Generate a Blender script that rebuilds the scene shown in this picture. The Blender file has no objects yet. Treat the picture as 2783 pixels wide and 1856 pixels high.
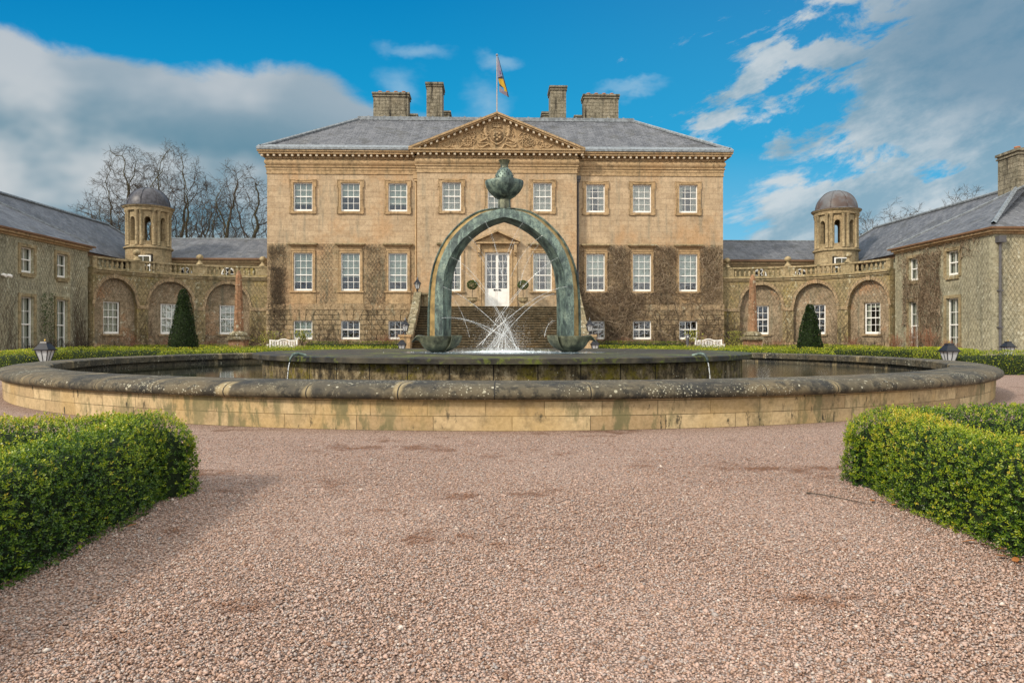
import bpy, math, random
import numpy as np
from mathutils import Vector, Matrix
PI=math.pi; R=math.radians
random.seed(7); RNG=np.random.default_rng(11)
sc=bpy.context.scene; COL=sc.collection

# ------------------------------------------------------------------ materials
class NT:
    def __init__(s,tree): s.t=tree; s.n=tree.nodes; s.l=tree.links
    def new(s,typ,ins=None,**props):
        n=s.n.new(typ)
        for k,v in props.items(): setattr(n,k,v)
        for k,v in (ins or {}).items(): s.put(n.inputs[k],v)
        return n
    def put(s,sock,v):
        if hasattr(v,'node') and hasattr(v,'is_output'): s.l.new(v,sock)
        else:
            if isinstance(v,tuple) and len(v)==3 and sock.type=='RGBA': v=(*v,1)
            sock.default_value=v
    def math(s,op,a,b=0.0,c=0.0,clamp=False):
        n=s.n.new('ShaderNodeMath'); n.operation=op; n.use_clamp=clamp
        s.put(n.inputs[0],a); s.put(n.inputs[1],b); s.put(n.inputs[2],c); return n.outputs[0]
    def mix(s,f,a,b,blend='MIX'):
        n=s.n.new('ShaderNodeMix'); n.data_type='RGBA'; n.blend_type=blend
        s.put(n.inputs[0],f); s.put(n.inputs[6],a); s.put(n.inputs[7],b); return n.outputs[2]
    def ramp(s,f,stops):
        n=s.n.new('ShaderNodeValToRGB'); e=n.color_ramp.elements
        while len(e)<len(stops): e.new(.5)
        for q,(p,c) in zip(e,stops):
            q.position=p; q.color=(c,c,c,1) if isinstance(c,(int,float)) else (*c,1)
        s.put(n.inputs[0],f); return n.outputs[0]
    def rng(s,v,a,b,lo=0.0,hi=1.0,smooth=True):
        n=s.n.new('ShaderNodeMapRange'); n.interpolation_type='SMOOTHSTEP' if smooth else 'LINEAR'
        for k,x in zip(('Value','From Min','From Max','To Min','To Max'),(v,a,b,lo,hi)): s.put(n.inputs[k],x)
        return n.outputs[0]
    def noise(s,vec,scale,detail=4,rough=.55,out=0,dist=0.0):
        n=s.new('ShaderNodeTexNoise',{'Scale':scale,'Detail':detail,'Roughness':rough,'Distortion':dist})
        if vec is not None: s.put(n.inputs['Vector'],vec)
        return n.outputs[out]
    def vor(s,vec,scale,out='Distance',feature='F1',rand=1.0):
        n=s.new('ShaderNodeTexVoronoi',feature=feature); s.put(n.inputs['Vector'],vec); s.put(n.inputs['Scale'],scale)
        s.put(n.inputs['Randomness'],rand); return n.outputs[out]
    def map(s,vec,scale=(1,1,1),loc=(0,0,0),rot=(0,0,0)):
        return s.new('ShaderNodeMapping',{'Vector':vec,'Scale':scale,'Location':loc,'Rotation':rot}).outputs[0]
    def bump(s,h,strength,dist,normal=None):
        n=s.new('ShaderNodeBump',{'Height':h,'Strength':strength,'Distance':dist})
        if normal is not None: s.put(n.inputs['Normal'],normal)
        return n.outputs[0]
def mat(name,fn):
    m=bpy.data.materials.new(name); m.use_nodes=True; t=NT(m.node_tree); t.n.clear()
    out=t.new('ShaderNodeOutputMaterial'); tc=t.new('ShaderNodeTexCoord'); geo=t.new('ShaderNodeNewGeometry')
    t.uv=tc.outputs['UV']; t.pos=geo.outputs['Position']; t.isl=geo.outputs['Random Per Island']
    sh=fn(t); t.l.new(sh,out.inputs[0]); return m
def bsdf(t,col,rough=.8,normal=None,metal=0.0,spec=.3):
    n=t.new('ShaderNodeBsdfPrincipled',{'Base Color':col,'Roughness':rough,'Metallic':metal,'Specular IOR Level':spec})
    if normal is not None: t.put(n.inputs['Normal'],normal)
    return n.outputs[0]
def plain(name,col,rough=.6,metal=0.0,var=.12,spec=.3):
    def f(t):
        n=t.noise(t.pos,6,3); c=t.mix(t.rng(n,.3,.7),tuple(x*(1-var) for x in col),tuple(min(1,x*(1+var)) for x in col))
        return bsdf(t,c,rough,None,metal,spec)
    return mat(name,f)

def stone(name,c1,c2,mort,bw,bh,msize=.012,stain=(.30,.19,.085),grey=(.16,.15,.11),orange=(.42,.22,.08),
          stainamt=.5,greyamt=.35,orangeamt=.35,bump=.4,mottle=.25,lichen=0.0,lichcol=(.5,.5,.38),sc1=.35):
    def f(t):
        b=t.new('ShaderNodeTexBrick',{'Vector':t.uv,'Color1':c1,'Color2':c2,'Mortar':mort,'Scale':1.0,'Mortar Size':msize,
            'Mortar Smooth':.3,'Bias':0.0,'Brick Width':bw,'Row Height':bh})
        b.offset=.41; b.squash=1.25; b.squash_frequency=3; b.offset_frequency=2
        col=b.outputs['Color']
        lo=t.noise(t.pos,sc1,5,.65); mid=t.noise(t.pos,2.1,5,.6); hi=t.noise(t.pos,14,5,.65)
        streak=t.noise(t.map(t.pos,(3.2,3.2,.35)),1.0,5,.6)
        hbed=t.noise(t.map(t.pos,(.7,.7,9)),1.0,4,.6); pit=t.noise(t.pos,5.5,6,.75)
        col=t.mix(t.math('MULTIPLY',t.rng(lo,.5,.68),orangeamt),col,orange)
        col=t.mix(t.math('MULTIPLY',t.rng(mid,.52,.72),stainamt),col,stain)
        col=t.mix(t.math('MULTIPLY',t.rng(streak,.5,.72),greyamt),col,grey)
        col=t.mix(t.math('MULTIPLY',t.rng(hbed,.55,.75),stainamt*.5),col,stain)
        col=t.mix(mottle,col,t.ramp(hi,[(.30,(.30,.26,.2)),(.62,(1.08,1.06,1.04))]),'MULTIPLY'); col=t.mix(min(1,mottle*1.7),col,t.ramp(pit,[(.33,(.45,.42,.36)),(.50,(.97,.97,.96)),(.68,(1.22,1.2,1.16))]),'MULTIPLY')
        if lichen>0:
            l=t.math('MULTIPLY',t.rng(t.noise(t.pos,5,6,.7),.56,.64),lichen)
            l=t.math('MULTIPLY',l,t.rng(t.noise(t.pos,.6,3),.42,.6))
            col=t.mix(l,col,lichcol)
        h=t.math('SUBTRACT',t.math('MULTIPLY',hi,.5),b.outputs['Fac'])
        return bsdf(t,col,.9,t.bump(h,bump,.03),0,.2)
    return mat(name,f)
M={}
M['facade']=stone('facade_sandstone',(.50,.39,.262),(.41,.315,.208),(.30,.23,.155),.95,.36,.010,stain=(.30,.215,.13),grey=(.24,.22,.165),orange=(.43,.27,.14),stainamt=.6,greyamt=.6,orangeamt=.7,bump=.3,mottle=.3)
M['trim']=stone('trim_sandstone',(.46,.34,.205),(.40,.29,.165),(.24,.17,.1),1.4,2.5,.006,stain=(.25,.18,.105),grey=(.14,.125,.085),orange=(.42,.25,.12),stainamt=.6,greyamt=.65,bump=.3,mottle=.45)
M['tower']=stone('tower_stone',(.40,.325,.2),(.34,.27,.165),(.2,.16,.1),.7,.3,.01,stain=(.22,.18,.105),grey=(.17,.155,.1),orange=(.38,.24,.12),stainamt=.7,greyamt=.7,orangeamt=.4,bump=.4,mottle=.5,lichen=.3)
M['pale']=plain('catchlight_stone',(.52,.45,.34),.9,0,.2)  # modillion stone painted lighter to stand for the light its fronts catch
M['mossy_trim']=stone('mossy_trim',(.38,.31,.19),(.30,.25,.15),(.2,.17,.1),1.1,2.5,.006,stain=(.13,.12,.07),grey=(.10,.10,.06),stainamt=.8,greyamt=.8,orangeamt=.1,bump=.5,mottle=.5,lichen=.8)
M['lower']=stone('lower_wall',(.41,.315,.2),(.33,.25,.155),(.25,.19,.12),.9,.36,.010,stain=(.20,.17,.105),grey=(.17,.165,.12),orange=(.41,.25,.14),stainamt=.75,greyamt=.8,orangeamt=.5,bump=.45,mottle=.55,lichen=.5)
M['rustic']=stone('rusticated_stone',(.42,.33,.21),(.31,.245,.15),(.05,.04,.028),.62,.315,.018,stain=(.17,.14,.085),grey=(.15,.145,.1),stainamt=.7,greyamt=.65,orangeamt=.2,bump=1.0,mottle=.6,lichen=.4)
M['arcade']=stone('arcade_stone',(.36,.29,.165),(.30,.245,.14),(.2,.16,.09),.9,.4,.006,stain=(.19,.175,.085),grey=(.16,.16,.105),orange=(.34,.27,.07),stainamt=.75,greyamt=.8,orangeamt=.75,bump=.5,mottle=.6,lichen=.85,lichcol=(.55,.54,.4),sc1=.5)
M['niche']=stone('niche_stone',(.36,.29,.205),(.30,.24,.165),(.17,.135,.09),.9,.4,.006,stain=(.19,.16,.1),grey=(.2,.19,.14),orange=(.42,.24,.13),stainamt=.7,greyamt=.85,orangeamt=.75,bump=.5,mottle=.6,lichen=.8,lichcol=(.5,.48,.38),sc1=.6)
M['pavwall']=stone('pavilion_render',(.40,.39,.285),(.34,.33,.245),(.26,.25,.18),2.6,1.9,.012,stain=(.25,.24,.155),grey=(.175,.18,.14),orange=(.40,.33,.2),stainamt=.6,greyamt=.6,orangeamt=.35,bump=.35,mottle=.5,lichen=.9,lichcol=(.56,.56,.44))
M['steps']=stone('step_stone',(.065,.052,.03),(.045,.036,.022),(.03,.024,.016),1.3,3.,.006,stain=(.03,.026,.016),grey=(.025,.025,.018),orange=(.13,.08,.03),stainamt=.8,greyamt=.6,orangeamt=.4,bump=.6,mottle=.6,lichen=.4,lichcol=(.2,.18,.12))
M['nosing']=stone('step_nosing',(.17,.135,.085),(.12,.098,.06),(.05,.04,.025),1.3,3.,.006,stain=(.055,.047,.028),grey=(.045,.045,.03),orange=(.27,.165,.06),stainamt=.9,greyamt=.8,orangeamt=.5,bump=.6,mottle=.7,lichen=.5,lichcol=(.35,.31,.22))
M['lichenstone']=stone('lichen_stone',(.30,.27,.18),(.24,.21,.14),(.14,.12,.08),.5,.5,.02,stain=(.11,.11,.06),grey=(.10,.10,.07),stainamt=.7,greyamt=.6,orangeamt=.1,bump=1.,mottle=.6,lichen=1.0,lichcol=(.62,.62,.52))
M['chimney']=stone('chimney_stone',(.29,.27,.21),(.22,.205,.155),(.12,.11,.085),.5,.25,.014,stain=(.07,.066,.05),grey=(.018,.018,.017),stainamt=.7,greyamt=.95,orangeamt=.05,bump=.5,mottle=.6,sc1=.8)
M['obelisk']=stone('red_sandstone',(.30,.17,.10),(.25,.145,.085),(.16,.09,.055),3,1.3,.006,stain=(.2,.125,.075),grey=(.2,.175,.11),orange=(.36,.25,.13),stainamt=.6,greyamt=.6,bump=.4,mottle=.6,lichen=.8)
def f_plinth(t):
    sep=t.new('ShaderNodeSeparateXYZ',{0:t.uv}).outputs
    dr=t.noise(t.map(t.pos,(6,6,3)),1.0,7,.75); n=t.noise(t.pos,1.1,4,.6); hi=t.noise(t.pos,16,5,.75); m5=t.noise(t.pos,5,6,.7)
    c=t.ramp(dr,[(.34,(.012,.010,.007)),(.44,(.06,.046,.024)),(.53,(.17,.13,.07)),(.65,(.36,.30,.19))])
    c=t.mix(t.math('MULTIPLY',t.rng(n,.44,.56),t.rng(m5,.4,.62)),c,(.15,.12,.012)); c=t.mix(t.math('MULTIPLY',t.rng(hi,.5,.66),.75),c,(.012,.011,.007))
    v=t.vor(t.pos,13); c=t.mix(t.math('LESS_THAN',v,t.math('MULTIPLY',t.rng(m5,.45,.7),.30)),c,(.42,.40,.30))
    fr=t.math('FRACT',t.math('DIVIDE',sep[0],.8)); c=t.mix(t.math('LESS_THAN',fr,.025),c,(.006,.005,.004))
    return bsdf(t,c,.75,t.bump(t.math('ADD',hi,m5),1.0,.03),0,.3)
M['plinth']=mat('wet_mossy_stone',f_plinth)
def f_poolwall(t):
    b=t.new('ShaderNodeTexBrick',{'Vector':t.uv,'Color1':(.56,.44,.26),'Color2':(.37,.27,.15),'Mortar':(.10,.08,.045),'Scale':1.0,'Mortar Size':.0045,'Mortar Smooth':.3,'Bias':-.1,'Brick Width':.66,'Row Height':.168}); b.offset=.37; b.squash=1.35; b.squash_frequency=3
    c=b.outputs['Color']; hi=t.noise(t.pos,22,5,.7); mid=t.noise(t.pos,3.0,6,.7); lo=t.noise(t.pos,.8,4)
    c=t.mix(t.math('MULTIPLY',t.rng(lo,.48,.62),.5),c,(.43,.30,.12)); c=t.mix(t.math('MULTIPLY',t.rng(mid,.50,.64),.7),c,(.27,.21,.12))
    c=t.mix(.45,c,t.ramp(hi,[(.35,(.55,.5,.42)),(.62,(1.12,1.1,1.08))]),'MULTIPLY')
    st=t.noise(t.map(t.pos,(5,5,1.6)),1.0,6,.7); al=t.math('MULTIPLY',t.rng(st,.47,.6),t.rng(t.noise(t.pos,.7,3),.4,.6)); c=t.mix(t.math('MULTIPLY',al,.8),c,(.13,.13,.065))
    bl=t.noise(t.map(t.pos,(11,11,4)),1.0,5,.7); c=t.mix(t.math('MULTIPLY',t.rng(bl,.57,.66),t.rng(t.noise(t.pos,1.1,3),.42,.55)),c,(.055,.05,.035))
    return bsdf(t,c,.88,t.bump(t.math('SUBTRACT',t.math('MULTIPLY',hi,.4),b.outputs['Fac']),.35,.02),0,.2)
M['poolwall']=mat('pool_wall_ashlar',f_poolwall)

def f_coping(t):
    sep=t.new('ShaderNodeSeparateXYZ',{0:t.uv}).outputs
    fr=t.math('FRACT',t.math('DIVIDE',sep[0],1.08)); d=t.math('MULTIPLY',t.math('MINIMUM',fr,t.math('SUBTRACT',1.0,fr)),1.08)
    n=t.noise(t.pos,1.3,5,.6); n2=t.noise(t.pos,7,5,.65)
    dd=t.math('ADD',d,t.math('MULTIPLY',t.math('SUBTRACT',n,.5),.45))
    pale=t.math('MULTIPLY',t.rng(dd,.07,.0),t.rng(t.noise(t.pos,.9,3),.42,.62,0,.8))
    base=t.mix(t.rng(n,.38,.6),(.024,.024,.022),(.085,.072,.046))
    base=t.mix(t.rng(t.noise(t.pos,.5,4),.45,.65),base,(.13,.10,.055))
    base=t.mix(t.math('MULTIPLY',t.rng(n2,.48,.62),.8),base,(.018,.017,.013)); base=t.mix(t.math('MULTIPLY',t.rng(t.noise(t.pos,16,4,.7),.52,.66),.5),base,(.19,.165,.11))
    col=t.mix(pale,base,(.33,.26,.14))
    v=t.vor(t.pos,11); sp=t.math('LESS_THAN',v,t.math('MULTIPLY',t.rng(t.noise(t.pos,2.2,2),.36,.75),.28))
    v2=t.vor(t.pos,30); sp2=t.math('LESS_THAN',v2,t.math('MULTIPLY',t.rng(t.noise(t.pos,1.7,2),.3,.7),.30))
    s=t.math('MAXIMUM',sp,sp2)
    col=t.mix(t.math('MULTIPLY',s,.75),col,t.mix(t.noise(t.pos,9,1),(.55,.54,.46),(.32,.30,.18)))
    jl=t.math('LESS_THAN',d,.008); col=t.mix(jl,col,(.02,.018,.014))
    return bsdf(t,col,.72,t.bump(n2,.5,.02),0,.35)
M['coping']=mat('pool_coping_stone',f_coping)
def f_slate(t):
    b=t.new('ShaderNodeTexBrick',{'Vector':t.uv,'Color1':(.135,.145,.165),'Color2':(.065,.072,.088),'Mortar':(.03,.032,.036),'Scale':1.0,'Mortar Size':.014,'Mortar Smooth':.2,'Bias':0.0,'Brick Width':.42,'Row Height':.26})
    n=t.noise(t.pos,.9,6,.7); st=t.noise(t.map(t.uv,(2.2,.35,1)),1.0,5,.65); hi=t.noise(t.pos,9,4,.7)
    c=t.mix(t.rng(st,.42,.65,0,.55),b.outputs['Color'],(.165,.175,.195),'MIX'); c=t.mix(t.math('MULTIPLY',t.rng(n,.5,.66),.75),c,(.06,.062,.06)); c=t.mix(t.math('MULTIPLY',t.rng(t.noise(t.pos,3.5,5,.7),.55,.7),.6),c,(.25,.26,.27))
    c=t.mix(.55,c,t.ramp(hi,[(.3,(.45,.45,.42)),(.7,(1.2,1.18,1.2))]),'MULTIPLY')
    return bsdf(t,c,.6,t.bump(t.math('SUBTRACT',hi,b.outputs['Fac']),.6,.03),0,.4)
M['slate']=mat('roof_slate',f_slate)
M['lead']=plain('lead_sheet',(.185,.21,.23),.5,0,.3)
M['domelead']=plain('dome_lead',(.055,.056,.066),.45,.1,.4)
def f_rustdome(t):
    n=t.noise(t.pos,1.2,4); return bsdf(t,t.mix(t.rng(n,.4,.6),(.115,.12,.13),(.085,.062,.055)),.5)
M['domerust']=mat('dome_lead_rust',f_rustdome)
M['white']=plain('white_paint',(.78,.78,.75),.45,0,.04)
M['blackiron']=plain('black_iron',(.012,.014,.02),.35,.2,.2,.5)
M['wire']=plain('trellis_wire',(.105,.095,.07),.8)
M['pipe']=plain('painted_pipe',(.45,.32,.18),.6)
M['pipegrey']=plain('grey_pipe',(.085,.085,.09),.6)
M['terracotta']=plain('terracotta',(.42,.18,.09),.8)
M['rustgutter']=plain('rusty_gutter',(.16,.09,.05),.7)
M['frost']=plain('frosted_glass',(.42,.45,.47),.25,0,.08,.5)
M['gold']=plain('gold_finial',(.45,.3,.08),.35,.7)
M['brass']=plain('brass_strip',(.30,.21,.085),.45,.15,.3)
M['blind']=plain('roller_blind',(.42,.47,.42),.8,0,.08)
M['curtain']=plain('cream_curtain',(.50,.49,.43),.85,0,.1)
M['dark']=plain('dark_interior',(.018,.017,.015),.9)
def f_glass(t):
    lw=t.new('ShaderNodeLayerWeight',{'Blend':.25}).outputs[0]
    wob=t.noise(t.pos,3.2,2)
    g=t.new('ShaderNodeBsdfGlossy',{'Color':(.9,.95,1),'Roughness':.03,'Normal':t.bump(wob,.45,.05)}).outputs[0]
    tr=t.new('ShaderNodeBsdfTransparent',{'Color':(.86,.92,.9)}).outputs[0]
    return t.new('ShaderNodeMixShader',{0:t.rng(lw,0,1,.10,.8,False),1:tr,2:g}).outputs[0]
M['glass']=mat('window_glass',f_glass)
def f_patina(t):
    n=t.noise(t.pos,3.2,6,.65,dist=.4); n2=t.noise(t.map(t.pos,(9,9,2.0)),1.0,5,.65); n3=t.noise(t.pos,24,4,.7)
    c=t.ramp(n,[(.36,(.022,.034,.036)),(.46,(.055,.082,.08)),(.55,(.115,.165,.145)),(.68,(.25,.31,.25))])
    c=t.mix(t.math('MULTIPLY',t.rng(n2,.48,.62),.6),c,(.24,.33,.28)); c=t.mix(t.math('MULTIPLY',t.rng(n3,.48,.62),.6),c,(.03,.045,.04))
    return bsdf(t,c,.5,t.bump(n3,.3,.01),.3,.5)
M['patina']=mat('bronze_patina',f_patina)
def f_patdark(t):
    n=t.noise(t.pos,4.2,6,.65); n3=t.noise(t.pos,26,4,.7)
    c=t.ramp(n,[(.36,(.03,.033,.025)),(.48,(.085,.095,.062)),(.58,(.15,.16,.105)),(.7,(.28,.30,.19))]); c=t.mix(t.math('MULTIPLY',t.rng(n3,.5,.7),.4),c,(.03,.035,.03))
    return bsdf(t,c,.45,t.bump(n3,.3,.01),.35,.5)
M['bowl']=mat('bronze_bowl',f_patdark)
def f_water(t):
    n=t.noise(t.map(t.pos,(1,2.2,1)),5.5,3,.6)
    n2=t.noise(t.map(t.pos,(1,2.5,1)),16,3,.6)
    sep=t.new('ShaderNodeSeparateXYZ',{0:t.pos}).outputs
    k=t.rng(sep[0],3.0,9.0,.008,.14)
    b=t.bump(t.math('ADD',n,t.math('MULTIPLY',n2,.4)),k,.06)
    return t.new('ShaderNodeBsdfPrincipled',{'Base Color':(.016,.02,.012,1),'Roughness':.03,'Specular IOR Level':.75,'IOR':1.4,'Normal':b}).outputs[0]
M['water']=mat('pool_water',f_water)
def f_jet(t):
    d=t.new('ShaderNodeBsdfPrincipled',{'Base Color':(.85,.9,.93,1),'Roughness':.15,'Specular IOR Level':.8}).outputs[0]
    tr=t.new('ShaderNodeBsdfTransparent').outputs[0]
    return t.new('ShaderNodeMixShader',{0:t.rng(t.noise(t.pos,26,4,.7),.38,.6,.08,.85),1:tr,2:d}).outputs[0]
M['jet']=mat('water_jet',f_jet)
def f_mist(t):
    d=t.new('ShaderNodeBsdfDiffuse',{'Color':(.9,.93,.95,1)}).outputs[0]; tr=t.new('ShaderNodeBsdfTransparent').outputs[0]
    return t.new('ShaderNodeMixShader',{0:.4,1:tr,2:d}).outputs[0]
M['mist']=mat('spray_drops',f_mist)
def f_foam(t):
    n=t.noise(t.map(t.pos,(1,1.6,1)),14,5,.7)
    sep=t.new('ShaderNodeSeparateXYZ',{0:t.pos}).outputs
    r=t.math('SQRT',t.math('ADD',t.math('POWER',sep[0],2.0),t.math('POWER',t.math('SUBTRACT',sep[1],17.0),2.0)))
    f=t.math('SUBTRACT',n,t.rng(r,.2,1.7,-.08,.22))
    w=t.new('ShaderNodeBsdfPrincipled',{'Base Color':(.12,.17,.2,1),'Roughness':.05,'Specular IOR Level':.9,'Normal':t.bump(n,.6,.05)}).outputs[0]
    d=t.new('ShaderNodeBsdfDiffuse',{'Color':(.7,.8,.85,1)}).outputs[0]
    return t.new('ShaderNodeMixShader',{0:t.rng(f,.38,.56),1:w,2:d}).outputs[0]
M['foam']=mat('churned_water',f_foam)
def f_slab(t):
    n=t.noise(t.map(t.pos,(1,1.5,1)),1.5,6,.65); n2=t.noise(t.pos,11,4,.7)
    c=t.ramp(n,[(.36,(.010,.009,.008)),(.5,(.035,.031,.024)),(.66,(.085,.075,.052))])
    c=t.mix(t.rng(t.math('MULTIPLY',n2,t.noise(t.pos,.9,3)),.27,.36),c,(.10,.12,.02)); c=t.mix(t.rng(n2,.62,.72),c,(.015,.013,.01))
    return bsdf(t,c,t.rng(n,.4,.6,.42,.85),t.bump(n2,.6,.02),0,.3)
M['slab']=mat('wet_slab_stone',f_slab)
def f_gravel(t):
    v=t.vor(t.pos,95,'Color'); vd=t.vor(t.pos,95,'Distance'); g=t.new('ShaderNodeSeparateColor',{0:v}).outputs
    c=t.ramp(g[0],[(0,(.22,.145,.11)),(.3,(.42,.295,.235)),(.62,(.52,.38,.315)),(.85,(.60,.46,.395)),(1,(.66,.57,.50))])
    big=t.noise(t.map(t.pos,(.5,1.1,1)),.9,5,.6); mid=t.noise(t.pos,2.6,6,.7)
    c=t.mix(t.math('MULTIPLY',t.rng(t.math('ADD',t.math('MULTIPLY',big,.5),t.math('MULTIPLY',mid,.5)),.545,.63),.75),c,(.20,.10,.06))
    c=t.mix(t.rng(vd,.35,.75,0,.75),c,(.06,.035,.024))
    fine=t.noise(t.pos,28,4,.8); c=t.mix(.5,c,t.ramp(fine,[(.35,(.55,.5,.48)),(.65,(1.18,1.15,1.12))]),'MULTIPLY')
    h=t.math('ADD',t.math('MULTIPLY',vd,-1.0),t.math('MULTIPLY',fine,.5))
    return bsdf(t,c,.85,t.bump(h,.9,.012),0,.25)
M['gravel']=mat('red_gravel',f_gravel)
def f_pebble(t):
    big=t.noise(t.map(t.pos,(.5,1.1,1)),.9,5,.6); mid=t.noise(t.pos,2.6,6,.7)
    c=t.ramp(t.isl,[(0,(.19,.105,.07)),(.25,(.37,.25,.185)),(.5,(.49,.34,.275)),(.72,(.44,.335,.285)),(.86,(.29,.265,.255)),(.965,(.48,.38,.32)),(1,(.62,.56,.50))])
    c=t.mix(t.math('MULTIPLY',t.rng(t.math('ADD',t.math('MULTIPLY',big,.5),t.math('MULTIPLY',mid,.5)),.532,.62),.8),c,(.20,.09,.045))
    return bsdf(t,c,.75,None,0,.3)
M['pebble']=mat('gravel_stones',f_pebble)
def leafmat(name,stops,trans=.35,rough=.45,patch=None,pscale=1.3):
    def f(t):
        c=t.ramp(t.isl,stops)
        if patch: c=t.mix(t.rng(t.noise(t.pos,pscale,4,.6),.42,.66),c,patch,'MIX')
        a=bsdf(t,c,rough,None,0,.4); b=t.new('ShaderNodeBsdfTranslucent',{'Color':c}).outputs[0]
        return t.new('ShaderNodeMixShader',{0:trans,1:a,2:b}).outputs[0]
    return mat(name,f)
M['box']=leafmat('box_leaves',[(0,(.012,.042,.006)),(.3,(.04,.10,.008)),(.6,(.10,.175,.010)),(.85,(.24,.30,.018)),(1,(.42,.38,.04))])
M['boxtip']=leafmat('box_leaf_tips',[(0,(.17,.25,.01)),(.45,(.36,.42,.02)),(.8,(.52,.52,.04)),(1,(.58,.42,.06))],.35)
M['boxfar']=leafmat('box_leaves_far',[(0,(.05,.10,.008)),(.35,(.15,.21,.012)),(.7,(.28,.33,.018)),(1,(.38,.41,.03))])
M['boxdark']=leafmat('dark_box_leaves',[(0,(.02,.045,.008)),(.5,(.06,.10,.01)),(1,(.15,.19,.02))])
def f_sprig(t):
    a=t.new('ShaderNodeAttribute',attribute_name='tone').outputs['Fac']
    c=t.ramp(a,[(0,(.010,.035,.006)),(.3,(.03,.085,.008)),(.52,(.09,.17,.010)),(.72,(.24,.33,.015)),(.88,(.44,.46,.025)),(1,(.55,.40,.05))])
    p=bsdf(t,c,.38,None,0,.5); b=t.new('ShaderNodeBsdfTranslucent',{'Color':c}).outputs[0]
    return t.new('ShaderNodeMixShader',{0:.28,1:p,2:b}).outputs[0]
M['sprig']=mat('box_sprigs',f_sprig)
M['yew']=leafmat('yew_needles',[(0,(.004,.010,.003)),(.5,(.012,.030,.006)),(.85,(.03,.065,.012)),(1,(.07,.11,.025))],.15)
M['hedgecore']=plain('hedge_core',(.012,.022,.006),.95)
M['bay']=leafmat('bay_leaves',[(0,(.02,.05,.01)),(.6,(.05,.10,.02)),(1,(.12,.17,.03))],.2)
M['yellowbush']=leafmat('yellow_bush_leaves',[(0,(.16,.19,.03)),(.6,(.33,.34,.06)),(1,(.5,.47,.12))],.3)
M['ivy']=leafmat('ivy_leaves',[(0,(.02,.05,.015)),(.6,(.05,.09,.02)),(1,(.10,.14,.04))],.2)
M['bark']=plain('bark',(.10,.082,.058),.9,0,.3)
M['mossbark']=plain('mossy_bark',(.06,.055,.03),.9,0,.35)
M['twig']=plain('twig_bark',(.055,.045,.035),.9,0,.3)
M['creeper']=plain('creeper_stems',(.23,.17,.115),.9,0,.45)
M['creeperdark']=plain('dark_creeper_stems',(.10,.075,.05),.9,0,.35)
def twigmat(name,stops):
    return mat(name,lambda t:bsdf(t,t.ramp(t.isl,stops),.9,None,0,.15))
M['creeper']=twigmat('creeper_stems',[(0,(.09,.065,.045)),(.4,(.20,.145,.095)),(.75,(.30,.23,.155)),(1,(.44,.36,.26))])
M['redtwig']=plain('red_twigs',(.24,.12,.07),.9,0,.3)
M['deadleaf']=plain('dead_leaf',(.33,.13,.04),.7,0,.35)
M['soil']=plain('soil',(.05,.035,.022),.95)

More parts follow.
